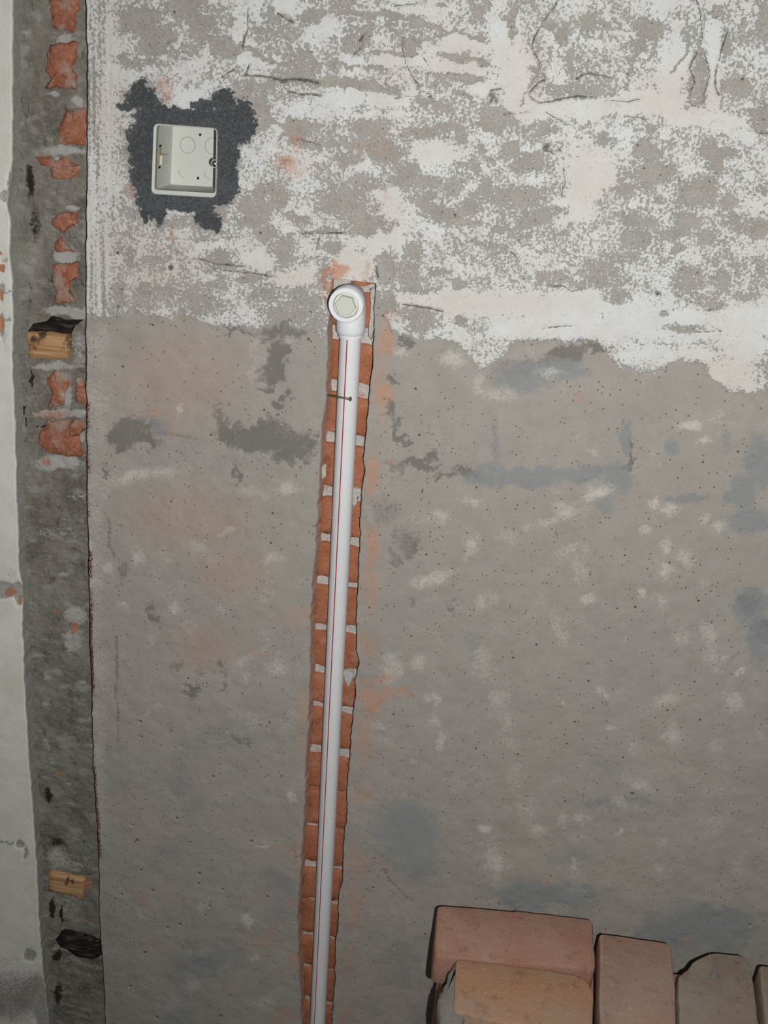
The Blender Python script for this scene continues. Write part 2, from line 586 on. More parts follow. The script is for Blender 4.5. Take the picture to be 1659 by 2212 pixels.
# ------------------------------------------------------------------ marks on the main wall
GRAY = [  # bare plaster showing through the whitewash: x, y, rx, ry, weight, angle
    (300, 45, 42, 30), (345, 80, 45, 32), (400, 18, 50, 22), (330, 105, 32, 16), (430, 45, 42, 13, 1, 20), (270, 70, 17, 13),
    (264, 126, 13, 12), (305, 135, 55, 10), (478, 92, 40, 14, 1, 15), (492, 112, 28, 16), (395, 108, 40, 16, .7), (430, 80, 20, 22, .8),
    (590, 25, 10, 10), (620, 60, 18, 24, .6), (560, 75, 22, 22, .7), (680, 35, 28, 14, 1, -20), (745, 5, 36, 10), (790, 70, 16, 20, .8),
    (760, 100, 18, 20, .9), (840, 60, 10, 8), (905, 55, 16, 14, .8, 40), (885, 95, 20, 10), (1030, 25, 22, 24, .8), (955, 10, 12, 8),
    (720, 135, 20, 18, .9), (640, 120, 40, 12, .7), (660, 155, 40, 14, .7), (545, 190, 30, 22, .9), (560, 240, 22, 40, .9), (585, 180, 16, 12),
    (790, 275, 38, 20), (800, 312, 55, 16), (836, 330, 36, 22), (690, 310, 50, 9, .8), (640, 290, 14, 20, .9), (905, 285, 32, 10), (960, 275, 40, 8),
    (930, 225, 42, 9, 1, 10), (1065, 268, 36, 18), (1000, 300, 16, 10, .7), (1040, 322, 9, 10), (1103, 325, 22, 20), (1142, 352, 32, 22, 1, -30),
    (1027, 364, 11, 14), (923, 395, 20, 15), (890, 378, 10, 18), (980, 408, 15, 11), (1110, 422, 82, 17), (1045, 405, 13, 27), (960, 460, 42, 20),
    (1020, 445, 20, 20), (1182, 460, 36, 16, 1, -15), (1130, 475, 10, 9), (890, 433, 12, 9), (917, 436, 12, 15), (1025, 482, 20, 8), (1075, 498, 15, 7),
    (1120, 512, 24, 4), (1074, 535, 28, 9, .9), (1032, 518, 12, 5), (950, 585, 30, 6), (990, 612, 13, 11), (893, 545, 17, 22), (905, 628, 35, 5),
    (1190, 600, 42, 15, .8), (1265, 612, 30, 13, .7), (905, 690, 34, 28, .75), (997, 693, 11, 8), (1060, 345, 14, 8, .8),
    (1405, 275, 13, 12), (1397, 325, 28, 25), (1420, 372, 45, 22), (1397, 392, 14, 20), (1515, 400, 42, 20), (1548, 350, 12, 28), (1500, 428, 42, 17),
    (1575, 435, 20, 16), (1525, 325, 18, 15, 1, -25), (1580, 328, 12, 7), (1480, 473, 30, 16), (1380, 478, 42, 12, 1, 10), (1345, 410, 22, 8),
    (1420, 427, 12, 9), (1640, 490, 26, 20), (1590, 480, 28, 18, .7), (1460, 505, 40, 14, .8), (1370, 518, 34, 13, .8), (1467, 540, 13, 9),
    (1525, 515, 30, 18, .7), (1483, 615, 26, 45, .7), (1508, 590, 5, 10), (1535, 657, 28, 9), (1300, 590, 55, 32, .7), (1330, 640, 34, 18, .7),
    (1424, 637, 8, 8), (1440, 672, 14, 7), (1470, 710, 44, 9, .9), (1305, 300, 20, 9, .9), (1640, 262, 17, 17), (1620, 640, 30, 7),
    (1193, 55, 18, 10), (1212, 78, 15, 22), (1275, 45, 18, 25), (1405, 58, 40, 20), (1378, 92, 22, 14), (1550, 22, 13, 13), (1650, 45, 14, 44),
    (1610, 50, 9, 11), (1310, 128, 11, 8), (1355, 126, 11, 7), (1250, 195, 58, 17, .65), (1232, 140, 8, 38, .8), (1511, 165, 15, 52), (1590, 185, 30, 22),
    (1570, 105, 13, 13), (1645, 248, 18, 22), (1070, 255, 35, 16), (1185, 280, 14, 11), (1105, 48, 9, 38, .9),
    (740, 435, 58, 27), (775, 445, 28, 20), (782, 490, 24, 22), (820, 475, 14, 9), (548, 455, 33, 32), (575, 415, 38, 13), (530, 478, 16, 12),
    (608, 545, 25, 34), (577, 505, 26, 15), (715, 533, 20, 15), (752, 345, 24, 12), (800, 395, 48, 18, .75), (870, 388, 17, 21), (540, 602, 28, 9),
    (640, 680, 80, 42, .62), (885, 590, 24, 38, .8), (838, 578, 18, 34, 1.1), (832, 655, 20, 26, 1.1), (470, 560, 22, 16, .8), (838, 494, 7, 7),
    (350, 560, 30, 8, .6), (450, 620, 40, 14, .7), (330, 640, 60, 28, .6), (250, 650, 16, 45, .8), (420, 655, 50, 30, .65), (560, 640, 30, 20, .6),
    (600, 440, 18, 14, .7), (640, 470, 30, 8, .8), (690, 500, 40, 7, .6), (300, 470, 30, 20, .5), (400, 480, 60, 16, .7), (470, 455, 22, 14, .8),
    (700, 590, 18, 26, .7), (1340, 560, 40, 18, .5), (1585, 560, 24, 18, .5), (1560, 600, 16, 30, .55), (1090, 30, 14, 12, .7), (1460, 30, 20, 16, .6),
]
GRAY_LINES = [
    ([(520, 105), (560, 120), (610, 142)], 5), ([(650, 178), (720, 172), (790, 182), (856, 199)], 9), ([(815, 112), (900, 118)], 5),
    ([(955, 117), (1050, 136)], 6), ([(870, 52), (960, 68), (1052, 90)], 4), ([(715, 22), (800, 28), (890, 38)], 6), ([(948, 160), (1040, 175)], 5),
    ([(980, 203), (1012, 207)], 6), ([(640, 135), (830, 150)], 4), ([(870, 295), (1000, 274)], 7), ([(1373, 110), (1351, 190)], 4),
    ([(1510, 60), (1448, 160)], 2.5), ([(1166, 130), (1126, 225)], 2), ([(628, 260), (650, 305), (690, 320)], 8), ([(560, 250), (640, 280)], 6),
    ([(420, 60), (470, 95)], 5), ([(620, 110), (650, 170)], 9), ([(1120, 0), (1108, 40)], 4), ([(600, 300), (700, 270)], 3), ([(1160, 480), (1100, 500)], 4),
]
SOLID = [  # whole, unbroken whitewash
    (950, 330, 50, 22), (1270, 375, 50, 55), (1240, 445, 45, 36), (1140, 385, 40, 12), (560, 560, 40, 20), (700, 590, 60, 14, .9), (470, 530, 60, 10, .6),
    (840, 430, 24, 40, .8), (830, 520, 50, 22, .8), (765, 575, 40, 22), (400, 215, 35, 22, .8), (560, 130, 50, 14, .8), (860, 130, 60, 12),
    (985, 100, 70, 12), (1000, 125, 50, 8), (700, 65, 30, 26, .9), (760, 140, 24, 30, .8), (740, 215, 50, 12), (660, 240, 40, 18, .7), (850, 215, 60, 14, .9),
    (230, 130, 26, 130, .7), (225, 350, 28, 110, .55), (380, 85, 14, 22), (360, 40, 22, 12, .6), (620, 15, 40, 16, .9), (900, 20, 60, 10, .8),
    (540, 70, 16, 60, .7), (820, 250, 60, 8, .8), (1040, 190, 24, 14), (1000, 150, 50, 8), (640, 350, 30, 40, .5), (780, 355, 26, 12, .8), (640, 600, 50, 16, .9),
    (1610, 750, 50, 26), (1570, 815, 70, 32, .9), (1500, 770, 50, 22, .8), (1400, 760, 60, 18, .6), (930, 720, 55, 20, .5), (1370, 440, 16, 10, .7),
]
SOLID_LINES = [
    ([(872, 645), (960, 648)], 16), ([(950, 655), (1080, 660), (1200, 665)], 26), ([(1080, 690), (1200, 705), (1330, 715)], 30),
    ([(1180, 670), (1300, 660), (1400, 700), (1520, 705), (1680, 690)], 30), ([(1085, 40), (1110, 150), (1130, 235)], 30),
    ([(1130, 232), (1280, 232), (1450, 215), (1470, 120)], 20), ([(1440, 0), (1450, 100), (1450, 220)], 26), ([(1545, 0), (1540, 120), (1540, 230)], 14),
    ([(1450, 250), (1560, 260), (1620, 290)], 18), ([(880, 130), (1040, 155)], 9), ([(970, 80), (1050, 100)], 14), ([(520, 30), (510, 95)], 14),
]
DARK = [
    (290, 928, 38, 24), (262, 945, 30, 26), (300, 955, 40, 16), (490, 940, 26, 26), (535, 955, 58, 26), (590, 938, 34, 40), (640, 958, 42, 30), (630, 988, 42, 16, .8),
    (500, 1022, 9, 26, .9), (235, 1014, 8, 15), (600, 765, 26, 48), (585, 805, 26, 28), (575, 838, 22, 10), (602, 868, 16, 10), (620, 850, 10, 8), (508, 706, 28, 9, 1.4), (615, 716, 52, 10),
    (560, 720, 40, 8, .8), (480, 905, 14, 14, .7), (470, 880, 14, 10, .6), (845, 828, 14, 10), (862, 935, 10, 24), (838, 885, 10, 20, .9), (880, 950, 10, 6), (945, 965, 6, 9),
    (905, 1000, 36, 12), (860, 1012, 30, 14, .7), (955, 1022, 20, 9), (1000, 1022, 30, 14, 1.3), (884, 738, 16, 7, 1.3), (1230, 762, 52, 18, 1), (1290, 755, 50, 15, 1.1), (1350, 750, 28, 6, 1.1),
    (1110, 798, 45, 22, .55), (1200, 788, 50, 18, .6), (830, 1105, 34, 36, .5), (875, 1165, 36, 26, .55), (900, 1185, 22, 18, .6), (850, 1205, 24, 12, .6), (920, 920, 8, 10, .7),
    (410, 1490, 14, 14, .85), (388, 1437, 13, 16, .7), (430, 1455, 10, 8, .6), (475, 1447, 7, 10, .8), (477, 1485, 6, 12, .8), (333, 1322, 15, 13, .8), (483, 1288, 10, 12, .5),
    (265, 1240, 14, 26, .6), (1355, 965, 8, 14, 1.1), (1350, 1005, 8, 22, 1, 20), (1195, 1158, 8, 7, .8), (1620, 1305, 22, 25, 1), (1645, 1370, 20, 34, .7),
    (830, 1890, 14, 6, .7), (520, 1600, 30, 9, .7, 15), (640, 860, 8, 12, .5), (310, 890, 10, 8, .4), (885, 1300, 14, 10, .5), (975, 1320, 8, 12, .6, -30),
    (1100, 1955, 20, 10, .5), (1270, 1935, 14, 8, .8), (390, 2040, 40, 8, .4), (440, 2080, 30, 10, .5, 35), (470, 900, 10, 20, .5), (590, 1995, 10, 8, .4),
]
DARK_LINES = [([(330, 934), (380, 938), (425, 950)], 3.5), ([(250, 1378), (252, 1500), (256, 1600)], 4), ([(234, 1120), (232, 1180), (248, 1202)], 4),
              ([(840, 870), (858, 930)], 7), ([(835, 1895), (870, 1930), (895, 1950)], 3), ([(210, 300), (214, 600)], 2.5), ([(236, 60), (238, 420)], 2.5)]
BLUE = [
    (1060, 1030, 60, 26), (1150, 1032, 70, 24), (1250, 1025, 62, 20), (1335, 1030, 34, 34), (1352, 950, 12, 45), (1068, 960, 12, 70, .7), (1640, 1000, 32, 60), (1605, 1060, 32, 40),
    (1620, 1125, 46, 30), (1585, 1075, 28, 14), (1620, 1310, 40, 40), (1640, 1380, 26, 50), (1445, 968, 22, 22, .9), (1480, 1078, 50, 9), (1310, 1085, 26, 22, .7), (1130, 815, 80, 36, .8),
    (1210, 800, 70, 24, .8), (345, 922, 18, 16, 1), (1570, 950, 14, 40, .6), (1020, 1390, 16, 40, .5), (880, 1770, 70, 60, .55), (1010, 1650, 30, 24, .5), (1160, 1935, 120, 26, .8), (1380, 1735, 110, 16, .6),
    (1540, 2000, 100, 40, .8), (1430, 2030, 60, 24, .8), (560, 1900, 80, 30, .5), (400, 1620, 60, 26, .45), (450, 1590, 60, 16, .5), (560, 1970, 50, 30, .5), (420, 2070, 90, 36, .5), (400, 1710, 60, 60, .35),
    (1660, 1560, 30, 60, .4), (930, 1880, 60, 40, .4), (1245, 1850, 60, 20, .4), (1130, 1520, 30, 14, .5), (870, 1330, 16, 30, .4), (1480, 1860, 80, 30, .35), (330, 1850, 60, 30, .3), (1620, 1800, 60, 80, .3),
    (760, 2170, 60, 30, .4), (870, 2080, 60, 60, .4), (240, 2000, 14, 200, .3), (900, 2160, 30, 60, .4),
]
SCUFF = [
    (1290, 1065, 34, 12, 1, -25), (1225, 1100, 30, 13, .8), (1180, 1125, 24, 9, .8), (1140, 1145, 15, 10, .9), (1100, 1160, 20, 10, .8), (1018, 1182, 24, 12, .9, -50), (1020, 1085, 20, 10), (955, 1115, 18, 13),
    (905, 1125, 25, 10, .8), (935, 1252, 40, 12, .9, -15), (1225, 1192, 28, 8, .7, -20), (1255, 1232, 12, 28, .6, -20), (1265, 1290, 14, 10), (1050, 1300, 22, 15, .9, -25), (1160, 1300, 14, 8, .6), (1210, 1372, 17, 26, .8),
    (1250, 1345, 18, 10, .6), (1412, 1088, 12, 9), (1450, 1105, 22, 11, .9), (1520, 1125, 14, 13), (1552, 1140, 14, 12), (1390, 1145, 12, 9), (1440, 1177, 14, 12), (1480, 1205, 20, 13, .9, 30), (1440, 1237, 14, 11, .8),
    (1385, 1281, 9, 7, 1.3), (1430, 1312, 16, 30, .7, -35), (1462, 1362, 16, 26, .7, -35), (1530, 1375, 13, 28, .8, -25), (1552, 1422, 20, 16, .9), (1350, 1390, 16, 12, .7), (1492, 920, 20, 9), (1522, 952, 13, 7, 1.2),
    (1282, 980, 10, 8, .8), (1420, 990, 8, 10, .8), (1530, 1260, 14, 8, .9, -35), (1045, 1440, 20, 30, .9, -25), (1076, 1497, 17, 26, .8, -40), (1097, 1547, 15, 20, .6), (1100, 1602, 14, 14, .7), (1112, 1665, 17, 36, .6),
    (1132, 1745, 22, 24, .5), (940, 1512, 18, 10), (940, 1557, 14, 12, .7), (955, 1608, 11, 19), (900, 1645, 10, 8), (1215, 1515, 7, 10), (1300, 1497, 16, 7, .8, 30), (1440, 1508, 26, 12, .8, -10), (1322, 1575, 20, 6, .8),
    (1368, 1612, 11, 20, .8), (1378, 1690, 28, 12, .8, 20), (1450, 1585, 20, 18, .6), (1545, 1425, 20, 18, .8), (1582, 1510, 17, 20, .8), (1545, 1620, 14, 34, .6), (1550, 1712, 24, 12, .7), (1050, 1790, 14, 8, 1.5),
    (1335, 1797, 13, 7, 1.4, -40), (1340, 1735, 30, 10, .7), (1258, 1770, 13, 9, .9), (1218, 1770, 12, 12, .8), (1165, 1792, 16, 14, .8), (1068, 1862, 14, 38, .7), (1072, 1915, 14, 18, .7), (1240, 1872, 15, 13, .7),
    (1420, 1875, 14, 9, .8), (1430, 1822, 13, 13, .6), (850, 1450, 20, 26, .8), (900, 1430, 12, 12, .7), (842, 1420, 18, 12, .6), (1075, 1352, 12, 8, .5), (820, 1570, 20, 8, .7), (830, 1600, 22, 14, .4), (870, 1715, 10, 8, .7),
    (490, 1150, 26, 10, 1, -25), (430, 1180, 25, 12, .7), (370, 1195, 18, 12, .8), (300, 1205, 13, 13, .8), (600, 1205, 24, 10, .8), (240, 1225, 9, 12), (265, 1310, 9, 7), (372, 1312, 13, 11, .9), (398, 1360, 18, 20, .6, -40),
    (333, 1385, 10, 14), (568, 1375, 20, 16, .6), (530, 1460, 14, 12, .7), (592, 1440, 22, 20, .8), (320, 1542, 9, 9), (345, 1525, 9, 9, .8), (548, 1060, 42, 13, .9), (620, 1058, 24, 14, .9), (310, 1026, 62, 11, .9, -6),
    (240, 1020, 14, 6, .6), (580, 1290, 40, 9, .5, -35), (540, 1420, 50, 8, .6, -35), (632, 1717, 8, 9, 1.5), (570, 1826, 14, 5, 1.2), (380, 1735, 20, 18, .6), (618, 1700, 26, 10, .7), (535, 1985, 7, 16, 1), (300, 1975, 8, 10, .8),
    (440, 1965, 8, 8, .8), (585, 2030, 20, 8, .7), (550, 2065, 12, 10, .8), (410, 2130, 14, 20, .5), (380, 2165, 40, 24, .35), (560, 2165, 30, 12, .6), (555, 745, 14, 40, .8), (550, 800, 14, 26, .5), (400, 785, 10, 12, .6), (1035, 830, 10, 20, .8),
    (1085, 850, 26, 14, .7), (1090, 860, 14, 6, .8), (980, 775, 26, 14, .9), (865, 760, 14, 8, .9), (1180, 805, 24, 6, .9, 10), (1545, 900, 20, 20, .5), (390, 880, 6, 10, 1.2), (1360, 1495, 14, 8, .5), (1105, 860, 10, 10, .6), (610, 735, 14, 6, .9),
    (1600, 1450, 8, 5, 1.2), (1640, 1590, 16, 14, .6), (1600, 1880, 16, 30, .4), (1640, 1890, 20, 24, .4), (1560, 1780, 30, 20, .45), (1440, 1900, 20, 20, .4), (1370, 1790, 12, 8, .7), (1250, 1810, 20, 8, .6), (960, 1760, 8, 10, .7),
    (700, 660, 10, 60, .6), (1200, 1960, 30, 12, .4), (960, 2010, 20, 10, .4), (480, 1320, 20, 14, .4), (640, 1510, 24, 40, .5), (540, 1560, 20, 26, .4),
]
DUST = [
    (615, 350, 28, 22, 1.0), (640, 370, 24, 12, .7), (640, 305, 10, 20, .8, -30), (348, 178, 12, 18, .7), (362, 210, 10, 22, .8, -20), (335, 232, 14, 4, .8), (285, 402, 16, 9, 1), (292, 426, 10, 8, 1.1), (366, 500, 7, 14, 1),
    (485, 472, 8, 10, .6), (722, 585, 26, 14, 1.5), (708, 612, 7, 22, 1.2), (702, 652, 6, 14, 1.1), (700, 690, 5, 10, .8), (790, 580, 10, 26, .7), (838, 735, 18, 45, .85), (832, 850, 16, 30, 1.05), (826, 890, 14, 30, .5), (820, 800, 20, 50, .5),
    (800, 1030, 16, 46, .85), (806, 1180, 18, 50, .9), (800, 1280, 18, 60, .65), (795, 1390, 22, 40, .6), (815, 1470, 34, 12, .8, -10), (800, 1510, 28, 26, .9), (850, 1495, 40, 7, .8, -12), (790, 1590, 20, 60, .6), (785, 1720, 22, 26, .6), (770, 1860, 22, 60, .5),
    (762, 1960, 20, 50, .65), (755, 2080, 18, 60, .5), (745, 2190, 20, 30, .5), (828, 1935, 30, 6, .5, 14), (820, 1870, 24, 5, .5, 14), (640, 1860, 12, 60, .5), (600, 1830, 30, 6, .6, 25), (632, 1950, 18, 14, .5), (640, 2075, 20, 16, .7), (580, 2020, 30, 20, .45),
    (570, 2045, 40, 8, .5, 10), (620, 2190, 36, 22, .7), (500, 2130, 24, 6, .4, -15), (610, 1900, 30, 8, .4), (330, 900, 40, 8, .6), (345, 890, 10, 8, .8), (368, 930, 10, 14, .6), (440, 1400, 60, 60, .45), (500, 1240, 90, 60, .45), (420, 1120, 160, 80, .42),
    (380, 820, 150, 110, .42), (450, 780, 90, 60, .3), (640, 1330, 30, 30, .5), (650, 1530, 14, 60, .6), (650, 1600, 14, 40, .5), (560, 1410, 40, 10, .5, 20), (380, 1360, 30, 20, .4), (430, 1690, 30, 40, .3), (340, 1930, 50, 14, .4), (1243, 858, 5, 5, 1.2), (275, 1097, 4, 4, 1),
    (840, 300, 12, 10, .4), (800, 320, 60, 16, .35), (830, 430, 18, 30, .35), (650, 360, 50, 30, .35), (320, 600, 100, 50, .32), (280, 520, 60, 60, .22), (380, 540, 60, 40, .25), (840, 990, 14, 8, .7), (1015, 1018, 8, 6, .7), (836, 925, 8, 6, .6), (885, 1400, 10, 60, .35),
    (300, 620, 30, 5, .5), (840, 700, 14, 40, .5), (1490, 2025, 12, 6, .8), (1180, 1905, 8, 5, .7), (200, 215, 40, 3, .5, 10), (235, 410, 30, 3, .55, 6), (550, 330, 30, 12, .3), (905, 280, 10, 20, .2),
]
CEM = [
    (310, 215, 40, 26), (300, 190, 20, 20), (270, 228, 18, 10), (330, 250, 50, 12), (420, 248, 80, 12), (300, 330, 26, 80), (318, 300, 16, 70), (310, 395, 20, 60), (360, 425, 70, 16), (440, 430, 60, 18),
    (490, 340, 22, 90), (500, 260, 38, 34), (485, 215, 22, 22), (525, 245, 24, 30), (520, 290, 28, 26), (540, 275, 14, 24), (500, 400, 18, 40), (325, 445, 20, 24), (345, 460, 14, 24), (440, 460, 22, 22), (455, 480, 22, 16), (470, 490, 10, 14),
    (400, 445, 60, 8), (400, 345, 88, 92), (445, 225, 40, 14), (505, 320, 16, 30), (350, 235, 40, 8), (312, 470, 6, 20, .9),
]
CRACK_SHADE_LINES = [  # lifted edges of the whitewash, their thin shadows painted dark; deep scratches
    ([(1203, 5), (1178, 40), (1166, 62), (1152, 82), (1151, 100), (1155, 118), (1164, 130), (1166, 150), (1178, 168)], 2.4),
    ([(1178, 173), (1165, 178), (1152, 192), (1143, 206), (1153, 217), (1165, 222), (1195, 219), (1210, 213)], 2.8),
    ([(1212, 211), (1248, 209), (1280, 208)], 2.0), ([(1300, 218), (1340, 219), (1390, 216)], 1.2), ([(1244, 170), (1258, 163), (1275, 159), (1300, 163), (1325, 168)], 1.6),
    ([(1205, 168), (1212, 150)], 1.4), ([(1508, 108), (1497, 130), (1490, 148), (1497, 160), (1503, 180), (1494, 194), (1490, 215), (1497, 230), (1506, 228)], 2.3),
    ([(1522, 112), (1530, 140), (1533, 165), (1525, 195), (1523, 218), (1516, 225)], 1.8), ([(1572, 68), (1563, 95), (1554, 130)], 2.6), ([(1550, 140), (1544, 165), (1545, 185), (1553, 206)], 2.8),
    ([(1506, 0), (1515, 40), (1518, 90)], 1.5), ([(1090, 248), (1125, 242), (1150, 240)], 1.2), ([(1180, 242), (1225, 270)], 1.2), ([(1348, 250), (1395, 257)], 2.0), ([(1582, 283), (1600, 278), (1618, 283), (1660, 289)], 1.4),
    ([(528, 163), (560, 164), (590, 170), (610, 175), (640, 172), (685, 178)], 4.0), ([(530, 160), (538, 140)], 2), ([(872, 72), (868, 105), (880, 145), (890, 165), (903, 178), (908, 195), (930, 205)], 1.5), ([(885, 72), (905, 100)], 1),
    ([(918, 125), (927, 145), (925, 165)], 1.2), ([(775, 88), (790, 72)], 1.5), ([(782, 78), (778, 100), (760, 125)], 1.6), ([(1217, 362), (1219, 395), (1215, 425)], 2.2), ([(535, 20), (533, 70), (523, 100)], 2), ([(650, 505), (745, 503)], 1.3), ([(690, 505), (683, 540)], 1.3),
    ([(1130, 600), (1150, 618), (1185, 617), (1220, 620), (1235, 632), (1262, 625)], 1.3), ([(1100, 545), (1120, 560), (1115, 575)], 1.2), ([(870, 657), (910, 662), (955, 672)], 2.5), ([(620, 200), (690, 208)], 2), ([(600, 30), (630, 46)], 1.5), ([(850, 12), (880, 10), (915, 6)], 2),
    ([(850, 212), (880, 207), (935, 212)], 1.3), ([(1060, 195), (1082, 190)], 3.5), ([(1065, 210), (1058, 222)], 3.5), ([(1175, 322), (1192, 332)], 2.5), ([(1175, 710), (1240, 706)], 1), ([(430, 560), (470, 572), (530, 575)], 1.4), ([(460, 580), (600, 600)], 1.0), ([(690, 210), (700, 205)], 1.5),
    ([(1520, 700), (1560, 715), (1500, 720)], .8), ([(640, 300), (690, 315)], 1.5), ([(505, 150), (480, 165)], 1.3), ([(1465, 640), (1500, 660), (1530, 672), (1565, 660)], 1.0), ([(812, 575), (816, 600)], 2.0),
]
PITS = [(480, 167, 3.6), (368, 577, 7), (252, 548, 4), (461, 1679, 3), (382, 1768, 3), (286, 1784, 2.6), (295, 1816, 3), (541, 1818, 3), (305, 1880, 2.6), (430, 1888, 3.2), (330, 1925, 3.2), (262, 1933, 2.6), (387, 1998, 3),
        (360, 2005, 2.6), (311, 2060, 3.4), (281, 2130, 3.4), (453, 1959, 2.6), (477, 2194, 3), (338, 2199, 3), (368, 1085, 3), (232, 1261, 2.4), (418, 1096, 2.2), (447, 1165, 2.6), (1180, 318, 5), (1507, 590, 3), (1100, 690, 2.5), (1208, 325, 3), (1422, 635, 4),
        (304, 1559, 3), (304, 1592, 3), (390, 1610, 2.4), (868, 1618, 2.6), (970, 1892, 2.6), (1365, 1714, 3), (1205, 1490, 2), (1270, 1435, 2.5), (481, 1922, 2.4), (430, 1909, 2.4), (600, 30, 3), (1475, 170, 4), (1605, 170, 5), (1620, 2000, 3)]


def wall_marks(X, Y):
    out = {}
    # whitewash limit across the wall
    yb = np.interp(X, [180, 300, 420, 500, 600, 690, 720, 815, 850, 920, 980, 1040, 1080, 1120, 1200, 1290, 1340, 1400, 1470, 1520, 1580, 1640, 1700, 2600],
                   [690, 688, 698, 716, 716, 738, 740, 640, 735, 738, 742, 812, 775, 745, 745, 740, 800, 822, 782, 800, 862, 860, 850, 850])
    yb = yb + (fbm(X, Y, 40, 5, 4, .6) - .5) * 34
    zone = 1 - sstep(-24, 24, Y - yb)
    g = Field(X, Y, 11, 8)
    for b in GRAY: g.blob(*b[:4], w=(b[4] if len(b) > 4 else 1), ang=(b[5] if len(b) > 5 else 0), soft=.7)
    for p, w in GRAY_LINES: g.line(p, w, 1, .7)
    s = Field(X, Y, 12, 6)
    for b in SOLID: s.blob(*b[:4], w=(b[4] if len(b) > 4 else 1), ang=(b[5] if len(b) > 5 else 0), soft=.6)
    for p, w in SOLID_LINES: s.line(p, w, soft=.6)
    n1 = fbm(X, Y * 1.35, 55, 21, 5, .62)
    n2 = fbm(X, Y, 14, 22, 3, .6)
    c = .69 + (n1 - .5) * .85 + (n2 - .5) * .45
    c = c + .50 * s.v * (1 - .5 * g.v)
    c = c * (1 - g.v * .80) + g.v * (.06 + (n2 - .5) * .6)
    edge = sstep(262, 205, X)                       # trowelled edge by the corner, streaked up and down
    st = fbm(X * 5.0, Y * .16, 34, 25, 4, .6)
    c = c * (1 - edge) + edge * (.74 + (st - .5) * 1.9)
    c = c * zone + (1 - zone) * -.6
    out['cov'] = np.clip(c, -.6, 1.4)
    d = Field(X, Y, 13, 18)
    for b in DARK: d.blob(*b[:4], w=(b[4] if len(b) > 4 else 1), ang=(b[5] if len(b) > 5 else 0), soft=.5)
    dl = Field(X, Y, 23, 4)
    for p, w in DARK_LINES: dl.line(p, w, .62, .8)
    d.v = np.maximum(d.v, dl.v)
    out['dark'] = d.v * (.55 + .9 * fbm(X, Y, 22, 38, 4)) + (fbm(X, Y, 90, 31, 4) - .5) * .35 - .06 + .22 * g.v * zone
    bl = Field(X, Y, 14, 9)
    for b in BLUE: bl.blob(*b[:4], w=(b[4] if len(b) > 4 else 1), ang=(b[5] if len(b) > 5 else 0), soft=.6)
    low = sstep(900, 1900, Y)
    out['blue'] = bl.v + low * (fbm(X, Y, 130, 33, 5) - .44) * 1.7
    sc = Field(X, Y, 15, 9)
    for b in SCUFF: sc.blob(b[0], b[1], b[2] * 1.2, b[3] * 1.2, w=.70 * (b[4] if len(b) > 4 else 1), ang=(b[5] if len(b) > 5 else 0), soft=.8)
    e2 = sstep(248, 214, X) * sstep(680, 720, Y) * .35
    out['scuff'] = np.maximum(sc.v, e2) + (fbm(X, Y, 48, 35, 5, .65) - .5) * 1.0 - .03
    du = Field(X, Y, 16, 15)
    for b in DUST: du.blob(*b[:4], w=(b[4] if len(b) > 4 else 1), ang=(b[5] if len(b) > 5 else 0), soft=.7)
    out['dust'] = du.v
    ce = Field(X, Y, 17, 8)
    for b in CEM: ce.blob(*b[:4], w=(b[4] if len(b) > 4 else 1), soft=.55)
    ce.v += .6 * (1 - sstep(.85, 1.25, np.maximum(np.abs(X - 402) / 84, np.abs(Y - 345) / 90)))
    out['cem'] = ce.v
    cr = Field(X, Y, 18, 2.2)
    for p, w in CRACK_SHADE_LINES: cr.line(p, 1.0 + w * .75, 1, .7)
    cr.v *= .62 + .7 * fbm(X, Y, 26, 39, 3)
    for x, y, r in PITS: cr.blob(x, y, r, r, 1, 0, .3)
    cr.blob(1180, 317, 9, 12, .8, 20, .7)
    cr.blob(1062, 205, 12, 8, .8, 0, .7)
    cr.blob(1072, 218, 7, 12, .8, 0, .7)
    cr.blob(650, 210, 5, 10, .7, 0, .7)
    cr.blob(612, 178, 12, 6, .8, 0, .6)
    out['crack_shade'] = cr.v
    crm = fbm(X, Y, 120, 41, 4)
    cf = Field(X, Y, 19, 8)
    for b in [(1270, 380, 70, 70), (960, 325, 60, 30), (1130, 150, 50, 120), (1440, 200, 140, 60), (1000, 130, 90, 50), (850, 150, 50, 60), (240, 160, 40, 200), (830, 470, 40, 80), (760, 580, 50, 40), (1040, 655, 180, 30), (1570, 810, 80, 50), (650, 600, 60, 20),
              (300, 560, 120, 70), (280, 640, 60, 40)]:
        cf.blob(*b, w=.8, soft=.6)
    out['cream'] = np.clip(cf.v + (crm - .5) * 1.2 + .1, 0, 1)
    return out


# ------------------------------------------------------------------ main wall
def zsteps():
    lo = np.linspace(0, .03, 3)[:-1]
    a = np.linspace(.03, Z_CH, int(round((Z_CH - .03) / .0014)))
    b = np.linspace(Z_CH, 1.63, int(round((1.63 - Z_CH) / .0014)))[1:]
    c = np.linspace(1.63, 2.7, 40)[1:]
    return np.concatenate([lo, a, b, c]), len(lo) + len(a) - 1


